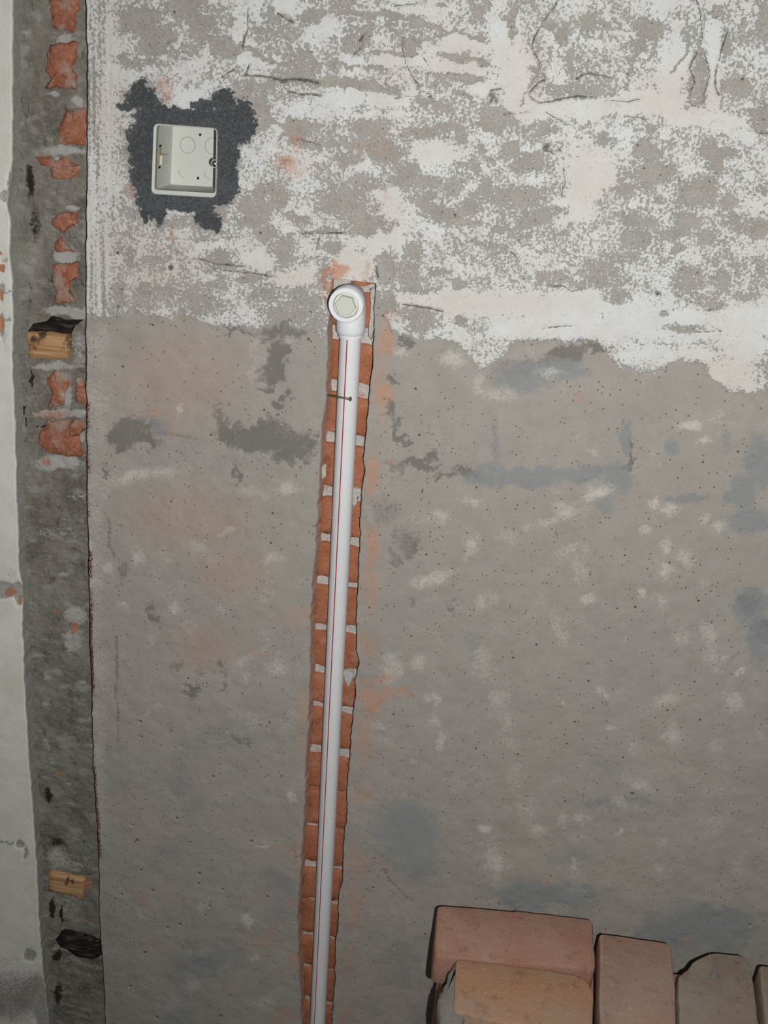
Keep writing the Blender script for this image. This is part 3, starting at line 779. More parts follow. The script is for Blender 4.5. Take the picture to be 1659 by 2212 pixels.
def build_main_wall():
    zs, itop = zsteps()
    jit = lambda z, s: (fbm(z * 1000, z * 0, 16, s, 4, .6) - .5) * .0042
    xc = corner_x(zs) + jit(zs, 3) * .7
    xl = chl_x(zs) + jit(zs, 4) * .8
    xr = chr_x(zs) + jit(zs, 5)
    n1, n2, n3 = 210, 34, 470
    u1, u2, u3 = np.linspace(0, 1, n1), np.linspace(0, 1, n2), np.linspace(0, 1, n3)
    XR = .60
    far = XR + np.concatenate([np.linspace(0, .1, 12)[1:], np.linspace(.1, 1.7, 24)[1:]])
    A = xc[:, None] + (xl - xc)[:, None] * u1
    B = xl[:, None] + (xr - xl)[:, None] * u2
    Cc = xr[:, None] + (XR - xr)[:, None] * u3
    E_ = np.repeat(far[None, :], len(zs), 0)
    Xg = np.concatenate([A, B[:, 1:-1], Cc, E_], 1)
    Zg = np.repeat(zs[:, None], Xg.shape[1], 1)
    nr, nc = Xg.shape
    cl_col, cr_col = n1 - 1, n1 - 1 + n2 - 1
    PX, PY = to_px(Xg, np.zeros_like(Xg), Zg)
    mk = wall_marks(PX, PY)
    hgt = (fbm(Xg * 1000, Zg * 1000, 90, 51, 4) - .5) * .006 + (fbm(Xg * 1000, Zg * 1000, 14, 52, 4) - .5) * .0012
    hgt += sstep(.2, .8, mk['cov']) * .0007 - np.clip(mk['crack_shade'], 0, 1) * .0022 - np.clip(mk['dark'], 0, 1) * .0008
    smooth_cem = np.clip(mk['cem'], 0, 1)
    hgt = hgt * (1 - .6 * smooth_cem)
    dl = np.minimum(np.abs(Xg - xl[:, None]), np.abs(Xg - xr[:, None]))
    Yg = -hgt
    V = np.stack([Xg, Yg, Zg], -1).reshape(-1, 3)
    idx = np.arange(nr * nc).reshape(nr, nc)
    q = np.stack([idx[:-1, :-1], idx[:-1, 1:], idx[1:, 1:], idx[1:, :-1]], -1)
    keep = np.ones(q.shape[:2], bool)
    keep[:itop, cl_col:cr_col] = False                     # the chased channel
    cx = .25 * (PX[:-1, :-1] + PX[1:, :-1] + PX[:-1, 1:] + PX[1:, 1:])
    cy = .25 * (PY[:-1, :-1] + PY[1:, :-1] + PY[:-1, 1:] + PY[1:, 1:])
    bc = np.mean(BOX, 0)
    hole = [tuple(bc + (np.array(p) - bc) * 1.045) for p in BOX]
    keep &= ~in_poly(cx, cy, hole)                          # the mouth of the box
    faces = [q[keep]]
    # cut faces: corner, both sides and top of the channel
    a = np.stack([mk['cov'], mk['dark'], mk['dust'], mk['cem']], -1).reshape(-1, 4)
    b = np.stack([mk['scuff'], mk['blue'], mk['crack_shade'], mk['cream']], -1).reshape(-1, 4)
    pur_seg = np.interp(PY[:, 0], [860, 870, 925, 935, 1020, 1030, 1085, 1115, 1125, 1185, 1190, 1245, 1255, 1270, 1310, 1330, 1480, 1510, 1560, 1640, 1660, 1850, 1865],
                        [0, .5, .5, .3, .5, 0, .4, .45, 0, 0, .65, .65, 0, .45, .6, .75, .75, .3, 0, .2, .6, .65, 0])
    pw = .0036 + .0030 * fbm(zs * 1000, zs * 0, 60, 61, 3)
    pur = pur_seg[:, None] * (1 - sstep(.4, 1.3, (Xg - xc[:, None]) / pw[:, None]))
    c = np.zeros((nr * nc, 4))
    c[:, 0] = pur.ravel()
    Vs, As, Bs, Cs = [V], [a], [b], [c]
    base = len(V)

    def skirt(ids, depth, ins, dust, cov, flip, steps=4, sx=0.0):
        nonlocal base
        ids = np.asarray(ids)
        prev = ids
        for k in range(1, steps + 1):
            t = k / steps
            v = V[ids].copy()
            rough_ = (fbm(v[:, 2] * 1000, v[:, 0] * 1000 + k * 9, 9, 70 + k, 3) - .5) * .003 * (1 if k < steps else 0)
            v[:, 1] = V[ids, 1] * (1 - t) + depth * t
            v[:, 0] += sx * t + rough_
            Vs.append(v)
            aa = np.zeros((len(ids), 4))
            aa[:, 0], aa[:, 2] = cov, dust * (.65 + .5 * t)
            As.append(aa)
            bb = np.zeros((len(ids), 4))
            bb[:, 0] = .35
            Bs.append(bb)
            cc = np.zeros((len(ids), 4))
            cc[:, 0] = c[ids, 0] if not dust else 0
            Cs.append(cc)
            new = np.arange(base, base + len(ids))
            base += len(ids)
            f = np.stack([prev[:-1], prev[1:], new[1:], new[:-1]], -1)
            faces.append(f[:, ::-1] if flip else f)
            prev = new

    skirt(idx[:, 0], RECESS + .004, 0, 0.0, -.3, False)
    skirt(idx[:itop + 1, cl_col], CH_DEPTH + .004, 0, .95, -.6, True, 5, .0045)
    skirt(idx[:itop + 1, cr_col], CH_DEPTH + .004, 0, .75, -.6, False, 5, .001)
    skirt(idx[itop, cl_col:cr_col + 1], CH_DEPTH + .004, 0, .5, -.6, True)
    me = mesh_np('wall_back', np.concatenate(Vs), np.concatenate(faces))
    set_attr(me, 'marks_a', np.concatenate(As))
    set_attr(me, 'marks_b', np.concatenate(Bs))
    set_attr(me, 'marks_c', np.concatenate(Cs))
    o = link('wall_back', me, m_wall)
    return prop(o, 'grey plaster wall with flaking whitewash above and a vertical pipe channel', None, None, 'structure')


wall = build_main_wall()


# ------------------------------------------------------------------ wall to the left and the stripped strip between
def build_left_wall():
    zs = np.concatenate([np.linspace(0, 1.63, 640), np.linspace(1.63, 2.7, 30)[1:]])
    xe = jamb_x(zs) + (fbm(zs * 1000, zs * 0, 14, 8, 4, .6) - .5) * .003
    u = np.concatenate([-np.linspace(1.3, .16, 20)[:-1], -np.linspace(.16, 0, 90)])
    Xg = xe[:, None] + u[None, :]
    Zg = np.repeat(zs[:, None], len(u), 1)
    PX, PY = to_px(Xg, np.zeros_like(Xg), Zg)
    f = Field(PX, PY, 81, 4)
    for b in [(10, 425, 12, 12), (24, 400, 6, 30), (10, 1275, 30, 18, 1.2), (40, 1280, 12, 26, 1.1), (40, 1825, 9, 9, 1), (52, 1845, 5, 14, .8), (62, 2068, 14, 13, 1), (10, 560, 10, 6, .6), (2, 630, 6, 20), (2, 700, 6, 26), (100, 2180, 30, 60, .8), (12, 632, 14, 3, .8), (14, 690, 14, 4, .8)]:
        f.blob(*b[:4], w=(b[4] if len(b) > 4 else 1), soft=.4)
    d = Field(PX, PY, 82, 6)
    for b in [(40, 2150, 120, 60, .8), (20, 2090, 60, 30, .4), (5, 1818, 30, 2, .9), (12, 740, 4, 30, .5), (20, 440, 8, 30, .4), (25, 900, 30, 10, .2), (30, 1240, 20, 20, .3)]:
        d.blob(*b[:4], w=b[4], soft=.7)
    du = Field(PX, PY, 83, 4)
    for b in [(22, 1280, 14, 10, 1), (46, 1296, 6, 12, .9), (6, 578, 8, 8, 1.1), (4, 548, 9, 5, .7), (0, 635, 6, 14, .9), (0, 700, 6, 20, .9), (38, 1824, 4, 4, .7), (60, 2064, 5, 5, .6)]:
        du.blob(*b[:4], w=b[4], soft=.4)
    hg = (fbm(Xg * 1000, Zg * 1000, 70, 84, 4) - .5) * .003 - np.clip(f.v, 0, 1) * .0025
    V = np.stack([Xg, -hg - .001, Zg], -1).reshape(-1, 3)
    nr, nc = Xg.shape
    idx = np.arange(nr * nc).reshape(nr, nc)
    faces = [np.stack([idx[:-1, :-1], idx[:-1, 1:], idx[1:, 1:], idx[1:, :-1]], -1).reshape(-1, 4)]
    A = [np.stack([f.v, d.v + (fbm(PX, PY, 30, 86, 3) - .5) * .3 - .05, du.v, np.zeros_like(f.v)], -1).reshape(-1, 4)]
    Vs, base, prev = [V], len(V), idx[:, -1]
    for k in range(1, 6):
        t = k / 5
        v = V[idx[:, -1]].copy()
        v[:, 1] = v[:, 1] * (1 - t) + (RECESS + .004) * t
        v[:, 0] += (fbm(v[:, 2] * 1000, v[:, 2] * 0 + k * 5, 12, 90 + k, 3) - .5) * .0015 * (k < 5)
        aa = np.zeros((nr, 4))
        aa[:, 3] = 1
        Vs.append(v)
        A.append(aa)
        new = np.arange(base, base + nr)
        base += nr
        faces.append(np.stack([prev[:-1], new[:-1], new[1:], prev[1:]], -1))
        prev = new
    me = mesh_np('wall_left', np.concatenate(Vs), np.concatenate(faces))
    set_attr(me, 'marks_a', np.concatenate(A))
    o = link('wall_left', me, m_left)
    return prop(o, 'cream painted plaster wall with chipped edge at far left', None, None, 'structure')


def build_recess():
    zs = np.concatenate([np.linspace(0, 1.63, 700), np.linspace(1.63, 2.7, 30)[1:]])
    u = np.linspace(0, 1, 44)
    x0, x1 = jamb_x(zs) - .012, corner_x(zs) + .02
    Xg = x0[:, None] + (x1 - x0)[:, None] * u
    Zg = np.repeat(zs[:, None], len(u), 1)
    PX, PY = to_px(Xg, np.full_like(Xg, RECESS), Zg)
    li = Field(PX, PY, 91, 5)
    for b in [(140, 85, 30, 12, .8), (60, 70, 14, 8, .6), (115, 203, 14, 8, .9), (170, 218, 12, 12, .9), (140, 325, 50, 12, 1), (125, 355, 12, 16, .9), (155, 450, 20, 6, .9), (140, 555, 28, 14, 1), (145, 672, 50, 10, 1.1), (170, 680, 24, 10, 1), (100, 700, 20, 6, .7),
              (170, 750, 14, 40, .55), (120, 790, 60, 8, .8), (145, 850, 14, 40, .9), (130, 893, 60, 10, 1), (178, 945, 8, 14, .9), (130, 1000, 50, 16, 1), (165, 1070, 26, 10, .5), (130, 1150, 60, 14, .5), (140, 1245, 14, 8, .7), (165, 1330, 26, 20, .8), (160, 1380, 24, 26, .7), (100, 1460, 12, 12, .6), (175, 1475, 14, 8, .6),
              (95, 1520, 10, 10, .7), (100, 1610, 10, 20, .6), (150, 1690, 14, 5, .5), (125, 1855, 30, 24, .7), (160, 1870, 30, 12, .6), (150, 1960, 40, 30, .5), (120, 2050, 12, 8, .7), (160, 2070, 30, 10, .5), (110, 1640, 10, 30, .4)]:
        li.blob(*b[:4], w=b[4], soft=.6)
    bk = Field(PX, PY, 92, 5)
    for b in [(64, 390, 12, 40, .8), (60, 250, 6, 60, .5), (75, 480, 14, 50, .6), (66, 640, 8, 60, .5), (150, 360, 8, 6, .9), (68, 820, 4, 22, .9), (56, 900, 3, 40, .8), (105, 1715, 10, 20, .8), (120, 1820, 20, 14, .6), (112, 1960, 8, 26, .9), (125, 2150, 10, 30, .7), (124, 2065, 10, 14, .8), (95, 1420, 10, 16, .5), (132, 1975, 4, 20, .9)]:
        bk.blob(*b[:4], w=b[4], soft=.7)
    bk.line([(80, 917), (130, 923), (186, 932)], 2.2, 1)
    du = Field(PX, PY, 93, 5)
    for b in [(158, 1358, 8, 12, 1.1), (125, 1325, 12, 8, .6), (100, 1000, 14, 10, .7), (140, 1180, 6, 6, .6), (130, 1670, 6, 6, .9), (120, 895, 50, 14, .6), (185, 1990, 6, 6, .8), (150, 2100, 26, 16, .4), (190, 1910, 14, 16, .7), (70, 90, 10, 10, .4), (90, 330, 14, 6, .5), (160, 2180, 14, 8, .4)]:
        du.blob(*b[:4], w=b[4], soft=.6)
    hg = (fbm(Xg * 1000, Zg * 1000, 30, 94, 4) - .5) * .009 + (fbm(Xg * 1000, Zg * 1000, 7, 95, 3) - .5) * .002
    V = np.stack([Xg, RECESS - hg, Zg], -1).reshape(-1, 3)
    nr, nc = Xg.shape
    idx = np.arange(nr * nc).reshape(nr, nc)
    fc = np.stack([idx[:-1, :-1], idx[:-1, 1:], idx[1:, 1:], idx[1:, :-1]], -1).reshape(-1, 4)
    me = mesh_np('trim_1', V, fc)
    set_attr(me, 'marks_a', np.stack([li.v, bk.v, du.v, np.zeros_like(li.v)], -1).reshape(-1, 4))
    o = link('trim_1', me, m_recess)
    return prop(o, 'stripped vertical strip of dark mortar and broken brick beside the corner', None, None, 'structure')


wall_left = build_left_wall()
recess = build_recess()

# floor, out of the frame below
fm = mesh_py('floor', [(-2.2, -3.2, 0), (2.3, -3.2, 0), (2.3, .03, 0), (-2.2, .03, 0), (-2.2, -3.2, -.08), (2.3, -3.2, -.08), (2.3, .03, -.08), (-2.2, .03, -.08)],
             [(0, 1, 2, 3), (4, 7, 6, 5), (0, 4, 5, 1), (1, 5, 6, 2), (2, 6, 7, 3), (3, 7, 4, 0)])
prop(link('floor', fm, m_floor), 'bare concrete floor below the wall', None, None, 'structure')


# ------------------------------------------------------------------ rough slabs: bricks set in the wall
def rough_slab(name, outline, depth_front, depth_back, mat, parent, seed, amp=.0025, step=.006, dome=.002, rag=0.0):
    """outline: wall points (x, z) in order; front face chiselled, sides run back into the wall"""
    rs = np.random.RandomState(seed)
    o = densify(outline, step)
    o = [np.array(p) + (rs.rand(2) - .5) * step * .35 for p in o]
    if rag:                                   # broken, ragged outline
        q = np.array(o)
        ax_ = (fbm(q[:, 0] * 1000, q[:, 1] * 1000, 9, seed, 4, .7) - .5) * 2 * rag
        az_ = (fbm(q[:, 0] * 1000, q[:, 1] * 1000, 9, seed + 40, 4, .7) - .5) * 2 * rag
        o = [p + np.array([a_, b_]) for p, a_, b_ in zip(o, ax_, az_)]
    n = len(o)
    c = np.mean(o, 0)
    V, Fs = [], []
    for s, dep, k in ((1.0, depth_back, 0), (1.0, depth_front + .0022, 1), (.93, depth_front, 1), (.6, depth_front - dome, 1), (.28, depth_front - dome, 1)):
        for p in o:
            q = c + (p - c) * s
            V.append((q[0], dep + (rs.rand() - .5) * amp * (k if s > .9 else .25), q[1]))
    V.append((c[0], depth_front - dome, c[1]))
    for r in range(4):
        for k in range(n):
            k2 = (k + 1) % n
            Fs.append((r * n + k, r * n + k2, (r + 1) * n + k2, (r + 1) * n + k))
    for k in range(n):
        Fs.append((4 * n + k, 4 * n + (k + 1) % n, 5 * n))
    me = mesh_py(name, V, Fs, True)
    return link(name, me, mat, parent)


# bricks laid bare in the pipe channel, with the mortar bed they stand in
zz = np.concatenate([np.linspace(0.0, Z_CH + .012, 240)])
uu = np.linspace(-.12, 1.12, 16)
xa, xb = chl_x(zz), chr_x(zz)
Xg = xa[:, None] + (xb - xa)[:, None] * uu
Zg = np.repeat(zz[:, None], len(uu), 1)
Yg = CH_DEPTH - .003 - (fbm(Xg * 1000, Zg * 1000, 12, 101, 3) - .5) * .004
idx = np.arange(Xg.size).reshape(Xg.shape)
bed = mesh_np('mortar_bed', np.stack([Xg, Yg, Zg], -1).reshape(-1, 3),
              np.stack([idx[:-1, :-1], idx[:-1, 1:], idx[1:, 1:], idx[1:, :-1]], -1).reshape(-1, 4))
link('mortar_bed', bed, m_mortar, wall)
COURSES = [(627, 713), (736, 828), (852, 943), (960, 1060), (1077, 1160), (1175, 1253), (1265, 1352), (1364, 1447), (1459, 1522), (1535, 1619),
           (1629, 1705), (1708, 1785), (1788, 1867), (1875, 1943), (1949, 2019), (2023, 2087), (2093, 2160), (2165, 2225)]
rs = np.random.RandomState(4)


def channel_brick(zt, zb, seed):
    def side(fn, m, s):
        return [(fn(z) + m, z) for z in s]
    h = zt - zb
    r = rs.rand(8) * h * .13 - h * .035
    zl = np.linspace(zt - r[0], zb + r[1], 5)
    zr = np.linspace(zb + r[2], zt - r[3], 5)
    pts = side(chl_x, .0012, zl) + side(chr_x, -.0012, zr)
    mid = .5 * (chl_x((zt + zb) / 2) + chr_x((zt + zb) / 2))
    pts.insert(5, (mid, zb + r[4] * .3))
    pts.append((mid, zt + r[5] * .2))
    rough_slab('brick', pts, CH_DEPTH - .0075 + (rs.rand() - .5) * .002, CH_DEPTH + .03, m_clay, wall, seed, .0042, .0075, .001)


last = None
for i, (y0, y1) in enumerate(COURSES):
    xm = .5 * (np.interp(y0, [b for a, b in CH_L], [a for a, b in CH_L]) + np.interp(y0, [b for a, b in CH_R], [a for a, b in CH_R]))
    zt, zb = P(xm, y0, -CH_DEPTH + .007)[2], P(xm, y1, -CH_DEPTH + .007)[2]
    channel_brick(zt, zb, 200 + i)
    last = zb
zt = last - .008
while zt > .06:
    channel_brick(zt, zt - .05, 300 + int(zt * 1000))
    zt -= .058

# broken brick and mortar over the head of the channel
def px_outline(pts, out):
    return [tuple(P(a, b, out)[[0, 2]]) for a, b in pts]


rough_slab('brick', px_outline([(757, 609), (772, 606), (800, 604), (812, 600), (811, 613), (790, 618), (757, 618)], -.012), .012, .03, m_clay, wall, 411, .002, .004, .0)
rough_slab('mortar_lump', px_outline([(716, 602), (758, 600), (756, 626), (740, 632), (716, 634)], -.010), .010, .03, m_mortar, wall, 412, .002, .005, .0)
rough_slab('mortar_lump', px_outline([(798, 625), (811, 622), (808, 700), (803, 735), (796, 728), (797, 700), (801, 660)], -.012), .012, .03, m_mortar, wall, 413, .002, .005, .0)
rough_slab('mortar_lump', px_outline([(767, 1054), (782, 1058), (778, 1068), (772, 1072), (771, 1090), (762, 1097), (761, 1056)], -.0145), .0135, .03, m_mortar, wall, 414, .002, .005, .0)
rough_slab('mortar_lump', px_outline([(740, 1448), (764, 1452), (760, 1470), (752, 1487), (744, 1470)], -.0145), .013, .03, m_mortar, wall, 415, .002, .005, .0)
rough_slab('mortar_lump', px_outline([(690, 1012), (704, 1000), (706, 1028), (696, 1036)], -.0145), .013, .03, m_mortar, wall, 416, .002, .005, .0)

# bricks, timber and black slabs in the stripped strip
m_clay2 = fired_clay('dull_broken_brick', (.31, .108, .060, 1), (.42, .175, .105, 1), .36, .75, 3.2)
STRIP = [
    [(104, -30), (172, -30), (170, 20), (162, 34), (158, 70), (114, 64), (108, 40)],
    [(108, 98), (130, 90), (166, 90), (163, 125), (152, 140), (162, 160), (160, 192), (98, 190), (108, 170), (98, 158), (104, 120)],
    [(142, 236), (150, 245), (165, 236), (186, 230), (186, 316), (120, 314), (128, 280)],
    [(79, 340), (104, 334), (112, 345), (140, 338), (150, 352), (171, 358), (168, 378), (150, 388), (112, 386), (106, 362), (88, 358)],
    [(112, 475), (135, 458), (164, 460), (168, 482), (142, 494), (136, 506), (126, 496), (114, 490)],
    [(117, 537), (128, 514), (140, 530), (158, 546), (120, 542)],
    [(116, 572), (166, 570), (168, 600), (148, 612), (150, 635), (162, 656), (118, 656), (118, 630), (112, 606)],
    [(101, 815), (112, 802), (140, 808), (152, 825), (146, 838), (136, 878), (104, 880), (112, 850)],
    [(165, 818), (180, 818), (182, 838), (189, 852), (186, 880), (163, 864)],
    [(84, 935), (100, 912), (140, 908), (180, 908), (178, 930), (168, 940), (172, 965), (180, 984), (160, 990), (98, 976), (82, 958)],
]
for i, o in enumerate(STRIP):
    rough_slab('brick', px_outline(o, -RECESS + .004), RECESS - .0030 - .002 * ((i * 37) % 10) / 10, RECESS + .02, m_clay2, recess, 500 + i, .003, .0022, .0012, .0042)


def timber(px, out, back, seed, mat, label, name):
    o = px_outline(px, out)
    ob = rough_slab(name, o, -out, -out + back, mat, recess, seed, .0008, .008, .0)
    ob['label'] = label
    return ob


timber([(58, 720), (100, 716), (152, 722), (151, 777), (105, 776), (61, 772)], -RECESS + .0065, .03, 601, m_timber, 'brown timber fixing block with dark grain', 'wood_block')
timber([(105, 1884), (150, 1890), (181, 1899), (180, 1944), (140, 1935), (105, 1925)], -RECESS + .0055, .03, 602, m_timber, 'lower timber fixing block set at a slant', 'wood_block')
timber([(60, 716), (72, 703), (98, 697), (108, 686), (128, 688), (140, 692), (160, 693), (182, 692), (160, 704), (154, 722), (132, 722), (110, 714), (90, 717)], -RECESS + .004, .02, 603, m_black, 'black ragged piece above the block', 'black_piece')  # near-black ragged slab with faint streaks
timber([(119, 2032), (136, 2012), (175, 2022), (215, 2036), (220, 2062), (200, 2076), (165, 2068), (130, 2046)], -RECESS + .006, .02, 604, m_black, 'black ragged piece near the floor', 'black_piece')  # second near-black slab, same streaked colour

# ------------------------------------------------------------------ junction box
def bl(u, v, out):
    """u, v in the mouth of the box: bilinear on the wall face, then `out` in front of it"""
    p = [np.array(P(a, b)) for a, b in BOX]
    q = (p[0] * (1 - u) + p[1] * u) * (1 - v) + (p[3] * (1 - u) + p[2] * u) * v
    return np.array([q[0], -out, q[2]])


def rring(u0, v0, u1, v1, r, out, n=5):
    """rounded rectangle ring in box coordinates"""
    pts = round_poly([(u0, v0), (u1, v0), (u1, v1), (u0, v1)], r, n)
    return [bl(a, b, out) for a, b in pts]


def loft(rings, cap_first=False, cap_last=False):
    V, Fs = [], []
    n = len(rings[0])
    for r in rings: V += list(r)
    for i in range(len(rings) - 1):
        for k in range(n):
            k2 = (k + 1) % n
            Fs.append((i * n + k, i * n + k2, (i + 1) * n + k2, (i + 1) * n + k))
    if cap_first: Fs.append(tuple(range(n)))
    if cap_last: Fs.append(tuple((len(rings) - 1) * n + k for k in range(n)))
    return V, Fs


box = bpy.data.objects.new('junction_box', None)
box.location = tuple(bl(.5, .5, 0))
COL.objects.link(box)
prop(box, 'empty ivory plastic switch box set in dark cement', 'junction box')
bpy.context.view_layer.update()


def bpart(name, V, Fs, mat, parent=box, smooth=False):
    root = np.array(box.location)
    me = mesh_py(name, [np.array(v) - root for v in V], Fs, smooth)
    o = link(name, me, mat, parent)
    return o


DB = .050
V, Fs = loft([rring(.0, .0, 1, 1, .05, .0016), rring(.0, .0, 1, 1, .05, -DB)])
sides = bpart('side_wall', V, Fs, m_box)
V, Fs = loft([rring(0, 0, 1, 1, .05, -DB), rring(.0, .0, 1, 1, .05, -DB - .0016)], True, True)
back = bpart('back_panel', V, Fs, m_box)
V, Fs = loft([rring(-.055, -.025, 1.015, 1.075, .09, -.004), rring(-.055, -.025, 1.015, 1.075, .09, .0018), rring(-.045, -.015, 1.01, 1.06, .08, .0026), rring(0, 0, 1, 1, .05, .0022), rring(0, 0, 1, 1, .05, -.004)])
bpart('rim', V, Fs, m_box)


def disc_ring(cu, cv, r0, r1, out, h, mat, name, parent, part=(0, 1), seg=40, plane='back'):
    """thin raised ring on the back panel (knock-out seam)"""
    k0, k1 = int(part[0] * seg), int(part[1] * seg)
    ux = np.linalg.norm(bl(1, .5, 0) - bl(0, .5, 0))
    vz = np.linalg.norm(bl(.5, 1, 0) - bl(.5, 0, 0))
    V, Fs = [], []
    for k in range(k0, k1 + 1):
        t = 2 * math.pi * k / seg
        for r, o in ((r0, out), (r0, out + h), (r1, out + h), (r1, out)):
            V.append(bl(cu + r / ux * math.cos(t), cv + r / vz * math.sin(t), o))
    for k in range(k1 - k0):
        for j in range(3):
            Fs.append((k * 4 + j, k * 4 + j + 1, k * 4 + 5 + j, k * 4 + 4 + j))
    return bpart(name, V, Fs, mat, parent)


for cu, cv in ((.27, .34), (.26, .75), (.70, .33), (.70, .75)):
    ko = disc_ring(cu, cv, .0, .0078, -DB, .0007, m_box, 'knockout', back)
    disc_ring(cu, cv, .0080, .0086, -DB, .0003, m_seam, 'knockout_seam', back, (.28, .52) if cv > .5 else (0, 1))
for cu, cv in ((.48, .16), (.47, .87)):
    disc_ring(cu, cv, .0, .0014, -DB, .0004, m_hole, 'screw_hole', back, seg=16)

# screw lugs half way down the left and right sides
ux = np.linalg.norm(bl(1, .5, 0) - bl(0, .5, 0))
lug = []
for (u0, u1, name) in ((.0, .06, 'left'), (.94, 1.0, 'right')):
    V, Fs = loft([rring(u0, .47, u1, .62, .02, -.008), rring(u0, .47, u1, .62, .02, -.03)], True, True)
    lug.append(bpart('screw_lug', V, Fs, m_box))
# zinc screw in the right lug
sc = bl(.945, .545, -.0065)
V, Fs = lathe([(.0001, -.0022), (.0018, -.0019), (.0030, -.0008), (.0032, .0004), (.0018, .0008), (.0017, .010)], 24)
s_ob = bpart('screw', [np.array(v) + sc for v in V], Fs, m_steel, lug[1], True)
V, Fs = lathe([(.0034, -.0001), (.0044, -.0001), (.0044, .0012), (.0034, .0012)], 28, 'Y', False, False)
bpart('screw_seat', [np.array(v) + sc + np.array([0, .0010, 0]) for v in V], Fs, m_seam, lug[1])
# brass clip and nut on the left wall
def lbox(u0, u1, v0, v1, o0, o1):
    V = [bl(u, v, o) for o in (o0, o1) for u, v in ((u0, v0), (u1, v0), (u1, v1), (u0, v1))]
    return V, [(0, 1, 2, 3), (7, 6, 5, 4), (0, 4, 5, 1), (1, 5, 6, 2), (2, 6, 7, 3), (3, 7, 4, 0)]


clip = bpart('clip', *lbox(.002, .018, .36, .62, -.012, -.006), m_brass)
bpart('nut', *lbox(.018, .05, .48, .62, -.020, -.009), m_brass, clip)
for v in (.33, .665):
    bpart('clip_slot', *lbox(.001, .012, v - .018, v + .018, -.013, -.008), m_hole, clip)

# ------------------------------------------------------------------ water pipe with threaded elbow
pipe = bpy.data.objects.new('water_pipe', None)
OUT_AX = -.0065                                    # pipe axis lies 6.5 mm behind the wall face
ring_c = P(746.6, 660, .030)                       # middle of the elbow's open end
top_pt = P(757.0, 735, OUT_AX)
bot_px = P(686.5, 2205, OUT_AX)
ax_dir = (bot_px - top_pt) / np.linalg.norm(bot_px - top_pt)
bottom = top_pt + ax_dir * (top_pt[2] - .004) / -ax_dir[2]
pipe.location = tuple(bottom)
COL.objects.link(pipe)
prop(pipe, 'white plastic water pipe with red stripe and plugged elbow', 'pipe')
PR = .0118


def ppart(name, V, Fs, mat, parent=pipe, smooth=True):
    me = mesh_py(name, [np.array(v) - bottom for v in V], Fs, smooth)
    o = link(name, me, mat, parent)
    if smooth:
        md = o.modifiers.new('edges', 'EDGE_SPLIT')
        md.split_angle = math.radians(40)
    return o


L = np.linalg.norm(top_pt - bottom)
V, Fs = lathe([(PR, 0), (PR, L * .25), (PR, L * .5), (PR, L * .75), (PR, L + .004)], 48, 'Z')
up = -ax_dir
tube = ppart('tube', place(V, bottom, (0, 0, 1), up), Fs, m_pipe)
# printed red stripe: a thin curved strip on the front of the tube, left of its middle
front = np.array([0, -1, 0]) - up * np.dot([0, -1, 0], up)
front /= np.linalg.norm(front)
side = np.cross(front, up)                        # towards the right of the wall
if side[0] < 0: side = -side
V, Fs = [], []
NS = 40
for i in range(NS + 1):
    t = i / NS
    c0 = bottom + up * (L + .003) * t
    ang0 = math.radians(-9 - 9 * (1 - t))        # the stripe turns slowly round the tube
    for da in (-3.1, -1.0, 1.0, 3.1):
        a = ang0 + math.radians(da)
        V.append(c0 + (front * math.cos(a) + side * math.sin(a)) * (PR + .00015))
for i in range(NS):
    for j in range(3):
        Fs.append((i * 4 + j, i * 4 + j + 1, i * 4 + 5 + j, i * 4 + 4 + j))
ppart('red_stripe', V, Fs, m_red, tube)

# elbow: socket on the pipe, rounded knuckle, collar towards the room
ec = np.array([ring_c[0], -OUT_AX, ring_c[2]])
sock_b = P(757.5, 727, OUT_AX)
sock_dir = ec - sock_b
sl = np.linalg.norm(sock_dir)
prof = [(.0119, -.0005), (.0135, 0), (.0137, .0035), (.0145, .0040), (.0155, .0052), (.0158, .010), (.0160, sl)]
for k in range(1, 9):
    a = math.pi / 2 * k / 8
    prof.append((max(.0160 * math.cos(a), .0002), sl + .0160 * math.sin(a)))
V, Fs = lathe(prof, 56, 'Z', True, True)
V = place(V, sock_b, (0, 0, 1), sock_dir)
elbow = ppart('elbow', V, Fs, m_fit)
# collar
yf = -ring_c[1]
cl = ec[1] - ring_c[1]
out_dir = np.array(ring_c) - ec
prof = [(.0150, -.002), (.0166, .004), (.0168, cl * .38), (.0178, cl * .50), (.0184, cl * .56), (.0184, cl - .0010), (.0177, cl), (.0136, cl), (.0134, cl - .0006), (.0134, cl - .012), (.0001, cl - .012)]
V, Fs = lathe(prof, 64, 'Z', False, False)
ppart('collar', place(V, ec, (0, 0, 1), out_dir), Fs, m_fit, elbow)
# plug with raised hexagon
prof = [(.0130, cl - .011), (.0130, cl - .0036), (.0125, cl - .0030), (.0001, cl - .0030)]
V, Fs = lathe(prof, 56, 'Z', False, False)
plug = ppart('plug', place(V, ec, (0, 0, 1), out_dir), Fs, m_plug)
V, Fs = [], []
for r, h in ((.0114, cl - .0031), (.0108, cl + .0034), (.0103, cl + .0038)):
    for k in range(6):
        a = math.radians(-7 + 60 * k)
        V.append((r * math.cos(a), r * math.sin(a), h))
for i in range(2):
    for k in range(6):
        Fs.append((i * 6 + k, i * 6 + (k + 1) % 6, i * 6 + 6 + (k + 1) % 6, i * 6 + 6 + k))
Fs.append(tuple(12 + k for k in range(6)))
ppart('hexagon', place(V, ec, (0, 0, 1), out_dir), Fs, m_plug, plug, False)

